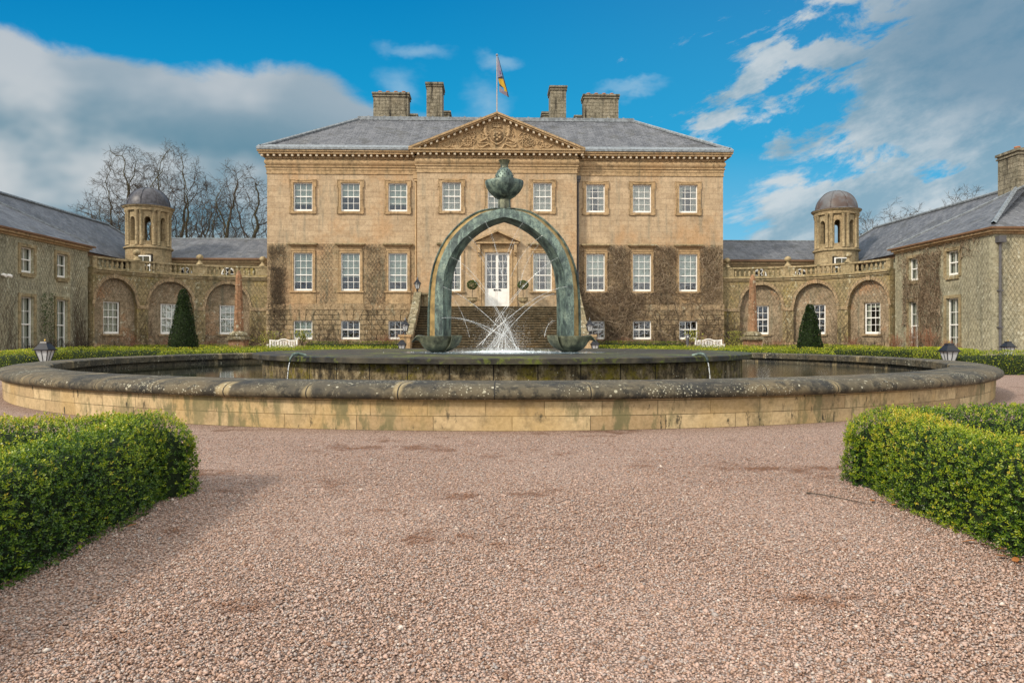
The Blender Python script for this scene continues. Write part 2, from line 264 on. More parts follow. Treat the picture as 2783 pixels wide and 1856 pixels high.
# ------------------------------------------------------------------ builders
class MB:
    def __init__(s): s.v=[];s.f=[];s.uv=[];s.mi=[];s.cur=0
    def face(s,pts,uv=None):
        b=len(s.v); s.v.extend([tuple(p) for p in pts]); s.f.append(tuple(range(b,b+len(pts)))); s.mi.append(s.cur)
        if uv is None:
            a=Vector(pts[0]);n=(Vector(pts[1])-a).cross(Vector(pts[2])-a)
            if n.length<1e-12 and len(pts)>3: n=(Vector(pts[2])-a).cross(Vector(pts[3])-a)
            ax=[abs(x) for x in n]
            if ax[2]>max(ax[0],ax[1]): uv=[(p[0],p[1]) for p in pts]
            elif ax[0]>ax[1]: uv=[(p[1],p[2]) for p in pts]
            else: uv=[(p[0],p[2]) for p in pts]
        s.uv.append(uv)
    def hexa(s,c,uvs=None):   # c: 8 corners, 0-3 bottom ccw, 4-7 top
        for k in ((3,2,1,0),(4,5,6,7),(0,1,5,4),(1,2,6,5),(2,3,7,6),(3,0,4,7)): s.face([c[i] for i in k],None if uvs is None else [uvs[i] for i in k])
    def box(s,x0,x1,y0,y1,z0,z1): s.hexa([(x0,y0,z0),(x1,y0,z0),(x1,y1,z0),(x0,y1,z0),(x0,y0,z1),(x1,y0,z1),(x1,y1,z1),(x0,y1,z1)])
    def wbox(s,P,u0,u1,z0,z1,d0,d1,seg=.8):   # box in wall coordinates, d0 nearer the wall
        n=max(1,int(abs(u1-u0)/seg)) if getattr(P,'curved',False) else 1
        for i in range(n):
            a=u0+(u1-u0)*i/n;b=u0+(u1-u0)*(i+1)/n
            c=[P(a,z0,d1),P(b,z0,d1),P(b,z0,d0),P(a,z0,d0),P(a,z1,d1),P(b,z1,d1),P(b,z1,d0),P(a,z1,d0)]
            uv=[(a,z0),(b,z0),(b,z0+abs(d1-d0)),(a,z0+abs(d1-d0)),(a,z1),(b,z1),(b,z1+abs(d1-d0)),(a,z1+abs(d1-d0))]
            if P(0,0,0)[0]==0 and 0: pass
            s.hexa(c,uv)
    def tube(s,pts,r,n=4,r2=None,cap=False):
        pts=[Vector(p) for p in pts];m=len(pts);rings=[]
        up=Vector((.13,.31,.94)).normalized()
        for i,p in enumerate(pts):
            d=(pts[min(i+1,m-1)]-pts[max(i-1,0)])
            if d.length<1e-9: d=Vector((0,0,1))
            d.normalize(); a=d.cross(up)
            if a.length<.05: a=d.cross(Vector((1,0,0)))
            a.normalize(); b=d.cross(a)
            rr=(r[i] if isinstance(r,(list,tuple)) else (r+(r2-r)*i/(m-1) if r2 is not None else r))
            base=len(s.v)
            for k in range(n):
                t=2*PI*k/n; q=p+a*(rr*math.cos(t))+b*(rr*math.sin(t)); s.v.append(tuple(q))
            rings.append(base)
        for i in range(m-1):
            for k in range(n):
                k2=(k+1)%n; s.f.append((rings[i]+k,rings[i]+k2,rings[i+1]+k2,rings[i+1]+k)); s.mi.append(s.cur); s.uv.append([(k/n,i),(k2/n,i),(k2/n,i+1),(k/n,i+1)])
        if cap:
            for q in (rings[0],rings[-1]): s.f.append(tuple(q+k for k in range(n))); s.mi.append(s.cur); s.uv.append([(0,0)]*n)
    def lathe(s,prof,c=(0,0,0),n=16,rfun=None,a0=0,a1=2*PI,uR=None):
        full=abs(a1-a0-2*PI)<1e-6; m=n if full else n+1; L=len(prof); base=len(s.v); dist=[0]
        for i in range(1,L): dist.append(dist[-1]+math.hypot(prof[i][0]-prof[i-1][0],prof[i][1]-prof[i-1][1]))
        for j in range(m):
            a=a0+(a1-a0)*j/n
            for i,(r,z) in enumerate(prof):
                rr=r if rfun is None else rfun(r,z,a,i); s.v.append((c[0]+rr*math.cos(a),c[1]+rr*math.sin(a),c[2]+z))
        for j in range(n):
            j2=(j+1)%m; u0=(a0+(a1-a0)*j/n)*(uR or max(p[0] for p in prof)); u1=(a0+(a1-a0)*(j+1)/n)*(uR or max(p[0] for p in prof))
            for i in range(L-1):
                s.f.append((base+j*L+i,base+j2*L+i,base+j2*L+i+1,base+j*L+i+1)); s.mi.append(s.cur)
                zz0,zz1=prof[i][1],prof[i+1][1]
                if abs(zz1-zz0)<.3*abs(prof[i+1][0]-prof[i][0]): zz0,zz1=dist[i],dist[i+1]
                s.uv.append([(u0,zz0),(u1,zz0),(u1,zz1),(u0,zz1)])
    def sphere(s,c,r,n=8,m=6,sz=1): s.lathe([(max(1e-4,r*math.sin(PI*i/m)),-r*sz*math.cos(PI*i/m)) for i in range(m+1)],c,n)
    def prism(s,poly,P,d0,d1):   # poly of (u,z), extruded between d0 and d1
        f=[P(u,z,d1) for u,z in poly]; b=[P(u,z,d0) for u,z in poly]; s.face(f,list(poly)); s.face(b[::-1],list(poly)[::-1]); n=len(poly)
        for i in range(n):
            j=(i+1)%n; s.face([f[i],b[i],b[j],f[j]])
def mesh_obj(name,me,mats,parent=None,loc=None):
    for m in (mats if isinstance(mats,(list,tuple)) else [mats]): me.materials.append(m)
    o=bpy.data.objects.new(name,me); COL.objects.link(o)
    if loc: o.location=loc
    if parent: o.parent=parent
    return o
def build(mb,name,mats,parent=None,loc=None,smooth=False,world=True):
    """mesh in world coordinates; origin moved to loc, or to the root parent's location"""
    off=Vector((0,0,0))
    if world:
        p=parent
        while p: off+=p.location; p=p.parent
        if loc and not parent: off=Vector(loc)
    me=bpy.data.meshes.new(name)
    V=[(a-off[0],b-off[1],c-off[2]) for a,b,c in mb.v]
    me.from_pydata(V,[],mb.f); uvl=me.uv_layers.new(name='UVMap')
    flat=[x for f in mb.uv for q in f for x in q[:2]]; uvl.data.foreach_set('uv',flat)
    me.polygons.foreach_set('material_index',mb.mi)
    if smooth: me.polygons.foreach_set('use_smooth',[True]*len(mb.f))
    me.update(); o=mesh_obj(name,me,mats,parent)
    if smooth and smooth!='all':
        import bmesh
        bm=bmesh.new(); bm.from_mesh(me); bmesh.ops.remove_doubles(bm,verts=bm.verts,dist=1e-5)
        for e in bm.edges:
            if len(e.link_faces)==2 and e.calc_face_angle(0)>R(38): e.smooth=False
        bm.to_mesh(me); bm.free()
    if world and not parent: o.location=off
    return o
def tag(o,label=None,cat=None,group=None,kind=None):
    if label:o['label']=label
    if cat:o['category']=cat
    if group:o['group']=group
    if kind:o['kind']=kind
    return o
def thing(name,loc,label,cat,group=None,rz=0):
    o=bpy.data.objects.new(name,None); COL.objects.link(o); o.location=loc; o.rotation_euler=(0,0,rz); o.empty_display_size=.3
    return tag(o,label,cat,group)
def copy_tree(o,parent=None):
    c=o.copy(); COL.objects.link(c); c.parent=parent
    for ch in list(o.children): copy_tree(ch,c)
    return c
# wall frames: P(u,z,d) -> world
def flat(o,dr,nr):
    def P(u,z,d): return (o[0]+dr[0]*u+nr[0]*d,o[1]+dr[1]*u+nr[1]*d,z)
    P.curved=False; P.rot=lambda u: math.atan2(nr[0],-nr[1]); return P
QR=8.3; QC=(14.8,38.0)
def quad(side):
    def P(u,z,d):
        t=u/QR; return (side*(QC[0]+(QR-d)*math.sin(t)),QC[1]+(QR-d)*math.cos(t),z)
    P.curved=True
    def rot(u):
        t=u/QR; nx,ny=-side*math.sin(t),-math.cos(t); return math.atan2(nx,-ny)
    P.rot=rot; return P
def wall(mb,P,u0,u1,z0,z1,ops,depth=.18,d=0.0,seg=.5):
    us={u0,u1};zs={z0,z1}
    for a,b,c,e in ops: us|={a,b};zs|={c,e}
    if P.curved:
        n=int((u1-u0)/seg)
        for i in range(1,n): us.add(u0+(u1-u0)*i/n)
    us=sorted(us);zs=sorted(zs)
    for i in range(len(us)-1):
        for j in range(len(zs)-1):
            a,b,c,e=us[i],us[i+1],zs[j],zs[j+1]; mu,mz=(a+b)/2,(c+e)/2
            if b-a<1e-6 or e-c<1e-6 or any(o[0]<mu<o[1] and o[2]<mz<o[3] for o in ops): continue
            mb.face([P(a,c,d),P(b,c,d),P(b,e,d),P(a,e,d)],[(a,c),(b,c),(b,e),(a,e)])
    for a,b,c,e in ops:
        q=d-depth
        mb.face([P(a,c,d),P(a,c,q),P(a,e,q),P(a,e,d)],[(a,c),(a+depth,c),(a+depth,e),(a,e)])
        mb.face([P(b,c,q),P(b,c,d),P(b,e,d),P(b,e,q)],[(b,c),(b+depth,c),(b+depth,e),(b,e)])
        mb.face([P(a,e,d),P(a,e,q),P(b,e,q),P(b,e,d)],[(a,e),(a,e+depth),(b,e+depth),(b,e)])
        mb.face([P(a,c,q),P(a,c,d),P(b,c,d),P(b,c,q)],[(a,c),(a,c+depth),(b,c+depth),(b,c)])

# sash windows: origin at the sill centre, facing -Y, frame front at y=0
WCACHE={}
def window_meshes(w,h,cols,rows,style):
    key=(w,h,cols,rows,style)
    if key in WCACHE: return WCACHE[key]
    fr=MB(); t=.065; bt=.13; m=.026
    fr.box(-w/2,-w/2+t,0,.08,0,h); fr.box(w/2-t,w/2,0,.08,0,h); fr.box(-w/2+t,w/2-t,0,.08,h-t,h); fr.box(-w/2+t,w/2-t,-.002,.08,0,bt)
    z0,z1=bt,h-t; mid=z0+(z1-z0)*(rows//2)/rows if rows>1 else z0
    if rows>1: fr.box(-w/2+t,w/2-t,-.004,.075,mid-.03,mid+.03)
    for i in range(1,cols): x=-w/2+t+(w-2*t)*i/cols; fr.box(x-m/2,x+m/2,.012,.06,z0,z1)
    for j in range(1,rows):
        if j==rows//2: continue
        z=z0+(z1-z0)*j/rows; fr.box(-w/2+t,w/2-t,.014,.058,z-m/2,z+m/2)
    def mk(mb,n):
        me=bpy.data.meshes.new(n); me.from_pydata(mb.v,[],mb.f); uv=me.uv_layers.new(name='UVMap'); uv.data.foreach_set('uv',[x for f in mb.uv for q in f for x in q]); return me
    gl=MB(); gl.face([(-w/2+t,.035,z0),(w/2-t,.035,z0),(w/2-t,.035,z1),(-w/2+t,.035,z1)])
    rm=MB(); a=w/2+.02
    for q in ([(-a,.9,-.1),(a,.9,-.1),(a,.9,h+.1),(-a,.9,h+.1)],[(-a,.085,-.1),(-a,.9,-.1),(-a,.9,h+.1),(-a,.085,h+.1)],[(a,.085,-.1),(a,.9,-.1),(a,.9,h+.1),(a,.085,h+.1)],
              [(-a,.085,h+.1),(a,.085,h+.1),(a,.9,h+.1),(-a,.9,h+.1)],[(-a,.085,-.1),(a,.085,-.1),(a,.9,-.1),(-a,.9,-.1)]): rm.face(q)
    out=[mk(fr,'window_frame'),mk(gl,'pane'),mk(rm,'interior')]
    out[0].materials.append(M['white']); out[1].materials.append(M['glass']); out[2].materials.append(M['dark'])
    bl=None
    if style in ('blind','blindhi','blindmid','full'):
        frac={'blind':.2,'blindhi':.5,'blindmid':.34,'full':0}[style]; b=MB(); zb=z0+(z1-z0)*frac
        b.face([(-w/2+t,.16,zb),(w/2-t,.16,zb),(w/2-t,.16,z1),(-w/2+t,.16,z1)]); bl=mk(b,'blind'); bl.materials.append(M['blind'])
    elif style=='curtain':
        b=MB()
        for sx in (-1,1):
            n=8; ww=w*.26
            for i in range(n):
                xa=sx*(w/2-ww*i/n); xb=sx*(w/2-ww*(i+1)/n); ya=.2+.03*(i%2); yb=.2+.03*((i+1)%2)
                b.face([(xa,ya,z0),(xb,yb,z0),(xb,yb,z1),(xa,ya,z1)])
        b.face([(-w/2+t,.17,z1-.12*h),(w/2-t,.17,z1-.12*h),(w/2-t,.17,z1),(-w/2+t,.17,z1)])
        bl=mk(b,'blind'); bl.materials.append(M['curtain'])
    elif style=='net':
        b=MB(); n=14
        for i in range(n):
            xa=-w/2+t+(w-2*t)*i/n; xb=-w/2+t+(w-2*t)*(i+1)/n
            b.face([(xa,.15+.025*(i%2),z0),(xb,.15+.025*((i+1)%2),z0),(xb,.15+.025*((i+1)%2),z1),(xa,.15+.025*(i%2),z1)])
        bl=mk(b,'blind'); bl.materials.append(M['curtain'])
    WCACHE[key]=(out,bl); return WCACHE[key]
def add_window(root,P,u,z,w,h,cols,rows,style='none',d=-.1,name='window'):
    (fr,gl,rm),bl=window_meshes(w,h,cols,rows,style)
    p=Vector(P(u,z,d))-root.location
    o=bpy.data.objects.new(name,fr); COL.objects.link(o); o.parent=root; o.location=p; o.rotation_euler=(0,0,P.rot(u))
    for n,me in (('pane',gl),('interior',rm),('blind',bl)):
        if me: c=bpy.data.objects.new(n,me); COL.objects.link(c); c.parent=o
    return o
def numpy_mesh(name,V,F,mat_,parent=None,off=(0,0,0)):
    n=F.shape[1]; me=bpy.data.meshes.new(name); V=V-np.array(off)
    me.vertices.add(len(V)); me.vertices.foreach_set('co',V.astype(np.float32).ravel())
    me.loops.add(F.size); me.loops.foreach_set('vertex_index',F.astype(np.int32).ravel())
    me.polygons.add(len(F)); me.polygons.foreach_set('loop_start',np.arange(0,F.size,n,dtype=np.int32))
    try: me.polygons.foreach_set('loop_total',np.full(len(F),n,dtype=np.int32))
    except Exception: pass
    me.update(calc_edges=True); me.validate()
    return mesh_obj(name,me,mat_,parent)
def leafmesh(name,P,Nn,size,mat_,parent=None,up=.35,spread=.9,asp=.5,off=(0,0,0)):
    n=len(P); s=size*RNG.uniform(.65,1.25,(n,1))
    d=Nn*.7+RNG.normal(0,spread*.6,(n,3)); d[:,2]+=up; d/=np.linalg.norm(d,axis=1,keepdims=True)+1e-9
    r=RNG.normal(0,1,(n,3)); a=np.cross(d,r); a/=np.linalg.norm(a,axis=1,keepdims=True)+1e-9
    b=np.cross(d,a)
    tip=P+d*s; l=P+d*s*.5+a*s*asp*.5+b*s*.08; rr=P+d*s*.5-a*s*asp*.5+b*s*.08
    V=np.stack([P,l,tip,rr],1).reshape(-1,3); F=np.arange(4*n).reshape(-1,4)
    return numpy_mesh(name,V,F,mat_,parent,off)
def sprigmesh(name,P,Nn,size,tone,mat_,parent=None,off=(0,0,0),k=6):
    n=len(P); ax=Nn*.8+RNG.normal(0,.38,(n,3)); ax[:,2]+=.35; ax/=np.linalg.norm(ax,axis=1,keepdims=True)
    a=np.cross(ax,RNG.normal(0,1,(n,3))); a/=np.linalg.norm(a,axis=1,keepdims=True); b=np.cross(ax,a); Vs=[]
    ph=RNG.uniform(0,2*PI,n)
    for j in range(k):
        an=(ph+j*2.4)[:,None]; rad=a*np.cos(an)+b*np.sin(an); lev=j/(k-1)
        base=P+ax*size*(-.9+1.1*lev); sz=size*RNG.uniform(.75,1.15,(n,1))*(1.0-.25*lev)
        d=ax*(.35+.75*lev)+rad*(1.0-.45*lev)+RNG.normal(0,.12,(n,3)); d/=np.linalg.norm(d,axis=1,keepdims=True)
        sd=np.cross(d,ax+rad*.01); sd/=np.linalg.norm(sd,axis=1,keepdims=True)+1e-9
        up_=np.cross(sd,d)
        tip=base+d*sz; m1=base+d*sz*.5
        Vs.append(np.stack([base,m1+sd*sz*.26+up_*sz*.05,tip,m1-sd*sz*.26+up_*sz*.05],1))
    V=np.stack(Vs,1).reshape(-1,3); F=np.arange(len(V)).reshape(-1,4)
    o=numpy_mesh(name,V,F,mat_,parent,off); at=o.data.attributes.new('tone','FLOAT','POINT')
    tn=np.repeat(tone,4*k)+np.repeat(RNG.normal(0,.07,n*k),4)
    if len(o.data.vertices)==len(tn): at.data.foreach_set('value',tn.astype(np.float32))
    return o
def lump(P,amp,sc_,seed=0):
    rg=np.random.default_rng(seed); o=np.zeros(len(P))
    for k in range(7):
        f=rg.normal(0,1,3)*sc_*(1+.5*k); o+=np.sin(P@f+rg.uniform(0,6.28))/(1+.4*k)
    return amp*o/2.2
def tree_off(parent):
    o=np.zeros(3); p=parent
    while p: o+=np.array(p.location); p=p.parent
    return o
def hedge(path,w,h,dens,size,label,group,mats=('box','boxtip'),amp=.03,cat='hedge',name='box_hedge',capend=(1,1),seed=1,lscale=3.0,tipfrac=.3,depth=.05,expo=.5,sprig=False,bright=0.0):
    path=np.array(path,float); seg=np.diff(path,axis=0); L=np.linalg.norm(seg,axis=1); cum=np.concatenate([[0],np.cumsum(L)]); T=cum[-1]
    c=path.mean(0); root=thing(name,(float(c[0]),float(c[1]),0),label,cat,group)
    th=np.linspace(0,PI,200); X=np.sign(np.cos(th))*np.abs(np.cos(th))**expo; Z=np.abs(np.sin(th))**expo
    px=X*w/2; pz=Z*h; pl=np.concatenate([[0],np.cumsum(np.hypot(np.diff(px),np.diff(pz)))]); per=pl[-1]
    e0=w/2*capend[0]; e1=w/2*capend[1]
    def surf(s,q,k=1.0):
        ss=np.clip(s,0,T); i=np.clip(np.searchsorted(cum,ss,side='right')-1,0,len(L)-1); f=(ss-cum[i])/L[i]
        base=path[i]+seg[i]*f[:,None]; tg=seg[i]/L[i][:,None]; hw_=w/2
        s=np.where(s<0,-hw_*np.sin(np.clip(-s/hw_,0,1)*PI/2),np.where(s>T,T+hw_*np.sin(np.clip((s-T)/hw_,0,1)*PI/2),s))
        # smooth tangents at corners
        nr=np.stack([-tg[:,1],tg[:,0]],1)
        ex=np.where(s<0,s,np.where(s>T,s-T,0)); fac=np.sqrt(np.clip(1-(np.abs(ex)/(w/2))**2,0,1))
        tt=np.interp(q,pl/per,th); xx=np.sign(np.cos(tt))*np.abs(np.cos(tt))**expo*w/2*fac*k; zz=np.abs(np.sin(tt))**expo*h*(.60+.40*fac)*(1-(1-k)*.8)
        pos=np.stack([base[:,0]+nr[:,0]*xx+tg[:,0]*ex,base[:,1]+nr[:,1]*xx+tg[:,1]*ex,zz],1)
        n3=np.stack([nr[:,0]*np.cos(tt)+tg[:,0]*np.sign(ex)*(1-fac),nr[:,1]*np.cos(tt)+tg[:,1]*np.sign(ex)*(1-fac),np.sin(tt)],1); n3/=np.linalg.norm(n3,axis=1,keepdims=True)+1e-9
        return pos,n3
    area=(T+e0+e1)*per; n=int(area*dens)
    s=RNG.uniform(-e0,T+e1,n); q=RNG.uniform(0,1,n); pos,n3=surf(s,q)
    dl=lump(pos,amp,lscale,seed); dep=np.minimum(RNG.exponential(depth,n),depth*3)
    pos=pos+n3*(dl-dep+.25*depth)[:,None]; pos[:,2]=np.maximum(pos[:,2],.01)
    # core
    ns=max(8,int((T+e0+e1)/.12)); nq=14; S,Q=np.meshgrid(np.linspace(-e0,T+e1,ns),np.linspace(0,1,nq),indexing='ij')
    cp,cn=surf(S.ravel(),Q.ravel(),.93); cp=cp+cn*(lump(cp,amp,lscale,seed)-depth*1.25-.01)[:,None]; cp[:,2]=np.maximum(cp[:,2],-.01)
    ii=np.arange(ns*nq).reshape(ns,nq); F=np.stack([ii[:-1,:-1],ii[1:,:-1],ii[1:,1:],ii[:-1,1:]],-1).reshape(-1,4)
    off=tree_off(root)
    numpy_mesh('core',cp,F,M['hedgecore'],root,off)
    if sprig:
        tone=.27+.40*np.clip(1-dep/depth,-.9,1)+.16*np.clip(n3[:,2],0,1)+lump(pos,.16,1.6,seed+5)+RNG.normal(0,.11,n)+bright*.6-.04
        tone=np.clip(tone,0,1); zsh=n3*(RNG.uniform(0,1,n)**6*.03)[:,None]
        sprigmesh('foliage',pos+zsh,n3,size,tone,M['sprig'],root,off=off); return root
    k=(dep<depth*.75)&(RNG.uniform(0,1,n)<tipfrac*(.45+.9*np.clip(n3[:,2],0,1))*2*np.clip(.5+lump(pos,.9,1.4,seed+5),.15,1.2))
    leafmesh('foliage',pos[~k],n3[~k],size,M[mats[0]],root,off=off)
    if k.sum()>3: leafmesh('young_foliage',pos[k]+n3[k]*size*.3,n3[k],size,M[mats[1]],root,up=.6,off=off)
    return root
def strands(mb,P,u0,u1,z0,z1,n,steps,r,seed,avoid=(),start='any',step=.16,wander=.7,upb=.35,d0=.03,dd=.05,startz=None):
    rg=random.Random(seed)
    for k in range(n):
        for tr in range(20):
            u=rg.uniform(u0,u1); z=z0 if start=='base' else z0+(z1-z0)*rg.random()
            if startz: z=rg.uniform(*startz)
            if not any(a<u<b and c<z<e for a,b,c,e in avoid): break
        else: continue
        ang=PI/2+rg.gauss(0,.6) if start=='base' or rg.random()<.6 else rg.uniform(0,2*PI); pts=[];d=d0+rg.random()*dd
        for i in range(int(steps*rg.uniform(.5,1.2))):
            pts.append(P(u,z,d)); ang+=rg.gauss(0,wander*.5)+ (upb*.15)*(PI/2-ang if ang<PI*1.2 else 0)
            nu,nz=u+step*math.cos(ang),z+step*math.sin(ang)
            if nu<u0 or nu>u1 or nz<z0-.01 or nz>z1 or any(a<nu<b and c<nz<e for a,b,c,e in avoid):
                ang+=PI*.6*rg.choice((-1,1)); nu,nz=u,z
                if rg.random()<.4: break
                continue
            u,z=nu,nz; d=min(d0+dd*2,max(d0*.6,d+rg.gauss(0,.012)))
        if len(pts)>2: mb.tube(pts,r*rg.uniform(.6,1.3),3,r2=r*.35)
def trellis(mb,P,u0,u1,z0,z1,ops,sp=.21,r=.006,d=.03):
    # diamond wire net: segments clipped against openings
    hgt=z1-z0; k=.62; n0=int(math.floor((u0-hgt*k)/sp)); n1=int(math.ceil((u1+hgt*k)/sp)); st=.25 if P.curved else .35
    for sgn in (1,-1):
        for i in range(n0,n1+1):
            ub=i*sp; run=[]
            nn=int(hgt/st)+1
            for j in range(nn+1):
                z=z0+hgt*j/nn; u=ub+sgn*k*(z-z0)
                ok=u0<=u<=u1 and not any(a-.03<u<b+.03 and c-.03<z<e+.03 for a,b,c,e in ops)
                if ok: run.append(P(u,z,d))
                if (not ok or j==nn) and len(run)>=2:
                    (mb.tube([run[0],run[-1]] if not P.curved else run,r,3)); run=[]
                elif not ok: run=[]

# ------------------------------------------------------------------ camera, sky, sun
cam=bpy.data.cameras.new('camera'); co=bpy.data.objects.new('camera',cam); COL.objects.link(co)
co.location=(-.277,0,1.05); co.rotation_euler=(R(90),0,R(-1.55)); cam.lens=25.0; cam.sensor_width=36; cam.shift_y=-.0036; cam.clip_end=5000; cam.clip_start=.05
sc.camera=co
SUN_EL,SUN_AZ=R(34),R(232)     # azimuth measured clockwise from +Y
sd=bpy.data.lights.new('sun','SUN'); sd.energy=3.0; sd.angle=R(7); sd.color=(1,.88,.72)
so=bpy.data.objects.new('sun',sd); COL.objects.link(so)
tos=Vector((math.sin(SUN_AZ)*math.cos(SUN_EL),math.cos(SUN_AZ)*math.cos(SUN_EL),math.sin(SUN_EL)))
so.rotation_euler=tos.to_track_quat('Z','Y').to_euler(); so.location=(-20,-20,30)
W=bpy.data.worlds.new('World'); sc.world=W; W.use_nodes=True; t=NT(W.node_tree); t.n.clear()
wo=t.new('ShaderNodeOutputWorld'); bg=t.new('ShaderNodeBackground'); t.l.new(bg.outputs[0],wo.inputs[0]); bg.inputs[1].default_value=.10
sky=t.new('ShaderNodeTexSky',sky_type='NISHITA',sun_disc=False,sun_elevation=SUN_EL,sun_rotation=SUN_AZ,air_density=1.0,dust_density=.4,ozone_density=1.6)
tc=t.new('ShaderNodeTexCoord'); s3=t.new('ShaderNodeSeparateXYZ',{0:tc.outputs['Generated']}).outputs
ay=t.math('MAXIMUM',t.math('ABSOLUTE',s3[1]),.12); GX=t.math('DIVIDE',s3[0],ay); GZ=t.math('DIVIDE',s3[2],ay)
GV=t.new('ShaderNodeCombineXYZ',{0:GX,1:GZ,2:0.0}).outputs[0]
blue=t.ramp(GZ,[(0,(.42,.76,.92)),(.12,(.22,.62,.88)),(.27,(.01,.41,.76)),(.48,(.0,.26,.60))])
blue=t.mix(t.rng(GX,-.2,.65,.0,.25),blue,t.mix(.5,blue,(.25,.62,.88)))
skyc=t.mix(.96,t.mix(1.0,sky.outputs[0],(.55,.95,1.25),'MULTIPLY'),t.mix(1.0,blue,(7.2,7.2,7.2),'MULTIPLY'))
# cloud cover laid out by direction
wn=t.noise(t.map(GV,(6,9,1),(2,7,0)),1.0,5,.62,out=1)
wv=t.new('ShaderNodeVectorMath',operation='SUBTRACT'); t.put(wv.inputs[0],wn); wv.inputs[1].default_value=(.5,.5,.5)
ws=t.new('ShaderNodeVectorMath',operation='SCALE'); t.put(ws.inputs[0],wv.outputs[0]); ws.inputs['Scale'].default_value=.11
wa=t.new('ShaderNodeVectorMath',operation='ADD'); t.put(wa.inputs[0],GV); t.put(wa.inputs[1],ws.outputs[0]); GW=wa.outputs[0]
def ell(cx,cz,rx,rz,rot=0):
    v=t.map(GV,(1,1,1),(0,0,0),(0,0,0)); v=t.new('ShaderNodeMapping',{'Vector':GW,'Location':(cx,cz,0),'Rotation':(0,0,rot),'Scale':(rx,rz,1)},vector_type='TEXTURE').outputs[0]
    l=t.new('ShaderNodeVectorMath',operation='LENGTH'); t.put(l.inputs[0],v); return t.math('SUBTRACT',1.0,l.outputs['Value'])
nb=t.noise(t.map(GV,(2.3,3.2,1)),1.0,2,.45); nl=t.noise(t.map(GV,(5,8,1),(3,1,0)),1.0,7,.6,dist=.3)
line=t.math('SUBTRACT',t.math('MULTIPLY',GX,-.17),t.math('SUBTRACT',GZ,.325))
line=t.math('ADD',line,t.math('ADD',t.math('MULTIPLY',t.math('SUBTRACT',nb,.5),.16),t.math('MULTIPLY',t.math('SUBTRACT',nl,.5),.09)))
cL=t.math('MULTIPLY',t.rng(line,-.006,.020),t.rng(t.math('ADD',GX,t.math('MULTIPLY',t.math('SUBTRACT',nl,.5),.2)),-.02,-.2))
ns_=t.noise(t.map(t.map(GV,(1,1,1),(0,0,0),(0,0,R(-24))),(6.0,15,1),(.7,2,0)),1.0,9,.66,dist=.3)
rr=t.math('ADD',t.rng(GX,.16,.75,-.12,.13,False),t.rng(GZ,.0,.5,.02,-.0,False))
bank=ell(.62,.185,.42,.05,R(7)); bank2=ell(.62,.31,.36,.07,R(22)); bank3=ell(.80,.26,.28,.12,R(15)); cor=ell(.80,.46,.42,.19,R(12)); wis=ell(.43,.40,.13,.035,R(8)); w2=ell(.31,.305,.06,.02,R(10)); w3=ell(.30,.272,.08,.022,R(8)); w4=ell(.37,.36,.06,.02,R(18))
f=t.math('ADD',ns_,rr)
for e_,k in ((bank,.42),(bank2,.24),(bank3,.2),(cor,.30),(wis,.3),(w2,.24),(w3,.24),(w4,.25)): f=t.math('ADD',f,t.math('MULTIPLY',t.math('MAXIMUM',e_,0.0),k))
cR=t.math('MULTIPLY',t.rng(f,.52,.66),t.rng(GX,.1,.2))
sm=t.math('MAXIMUM',t.math('MAXIMUM',ell(-.13,.335,.05,.05),ell(-.01,.33,.06,.045)),t.math('MAXIMUM',ell(-.115,.392,.075,.02,R(-8)),t.math('MAXIMUM',ell(.2,.355,.06,.014,R(14)),ell(.005,.383,.04,.02))))
cM=t.math('MULTIPLY',t.rng(t.math('ADD',t.math('MULTIPLY',sm,.8),t.math('MULTIPLY',t.math('SUBTRACT',nl,.5),1.6)),.0,.75),.42)
colL=t.mix(t.rng(t.noise(t.map(GV,(3.4,5.5,1),(5,5,0)),1.0,4,.5),.40,.62),(.15,.29,.38),(.60,.64,.66))
colL=t.mix(t.rng(line,.01,.16,.6,.0),colL,(.50,.56,.62)); colL=t.mix(t.rng(GZ,.2,.08,0,.7),colL,(.27,.46,.53))
colR=t.mix(t.rng(t.noise(t.map(t.map(GV,(1,1,1),(0,0,0),(0,0,R(-24))),(4,9,1),(1,9,0)),1.0,6,.62),.38,.6),(.28,.43,.53),(.68,.73,.75)); colR=t.mix(t.rng(cor,-.1,.6,0,.8),colR,(.13,.26,.37))
k7=7.6
def mul(c,k): return t.mix(1.0,c,(k,k,k),'MULTIPLY')
skyc=t.mix(cM,skyc,mul((.5,.68,.8),k7)); skyc=t.mix(t.math('MULTIPLY',cR,.9),skyc,mul(colR,k7)); skyc=t.mix(t.math('MULTIPLY',cL,.97),skyc,mul(colL,k7))
# unseen sky behind the viewer and overhead brightened as added fill, tinted like cloud
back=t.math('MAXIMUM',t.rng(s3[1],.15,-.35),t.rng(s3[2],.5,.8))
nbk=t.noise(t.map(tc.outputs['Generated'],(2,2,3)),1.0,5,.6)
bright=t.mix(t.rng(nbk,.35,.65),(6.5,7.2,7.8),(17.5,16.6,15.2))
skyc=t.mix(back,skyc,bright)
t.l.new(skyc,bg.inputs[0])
sc.view_settings.view_transform='Standard'; sc.view_settings.look='None'; sc.view_settings.exposure=.30; sc.view_settings.gamma=1
sc.cycles.max_bounces=6; sc.cycles.transparent_max_bounces=24; sc.cycles.diffuse_bounces=3; sc.cycles.glossy_bounces=3; sc.cycles.caustics_reflective=False; sc.cycles.caustics_refractive=False
sc.cycles.use_denoising=True

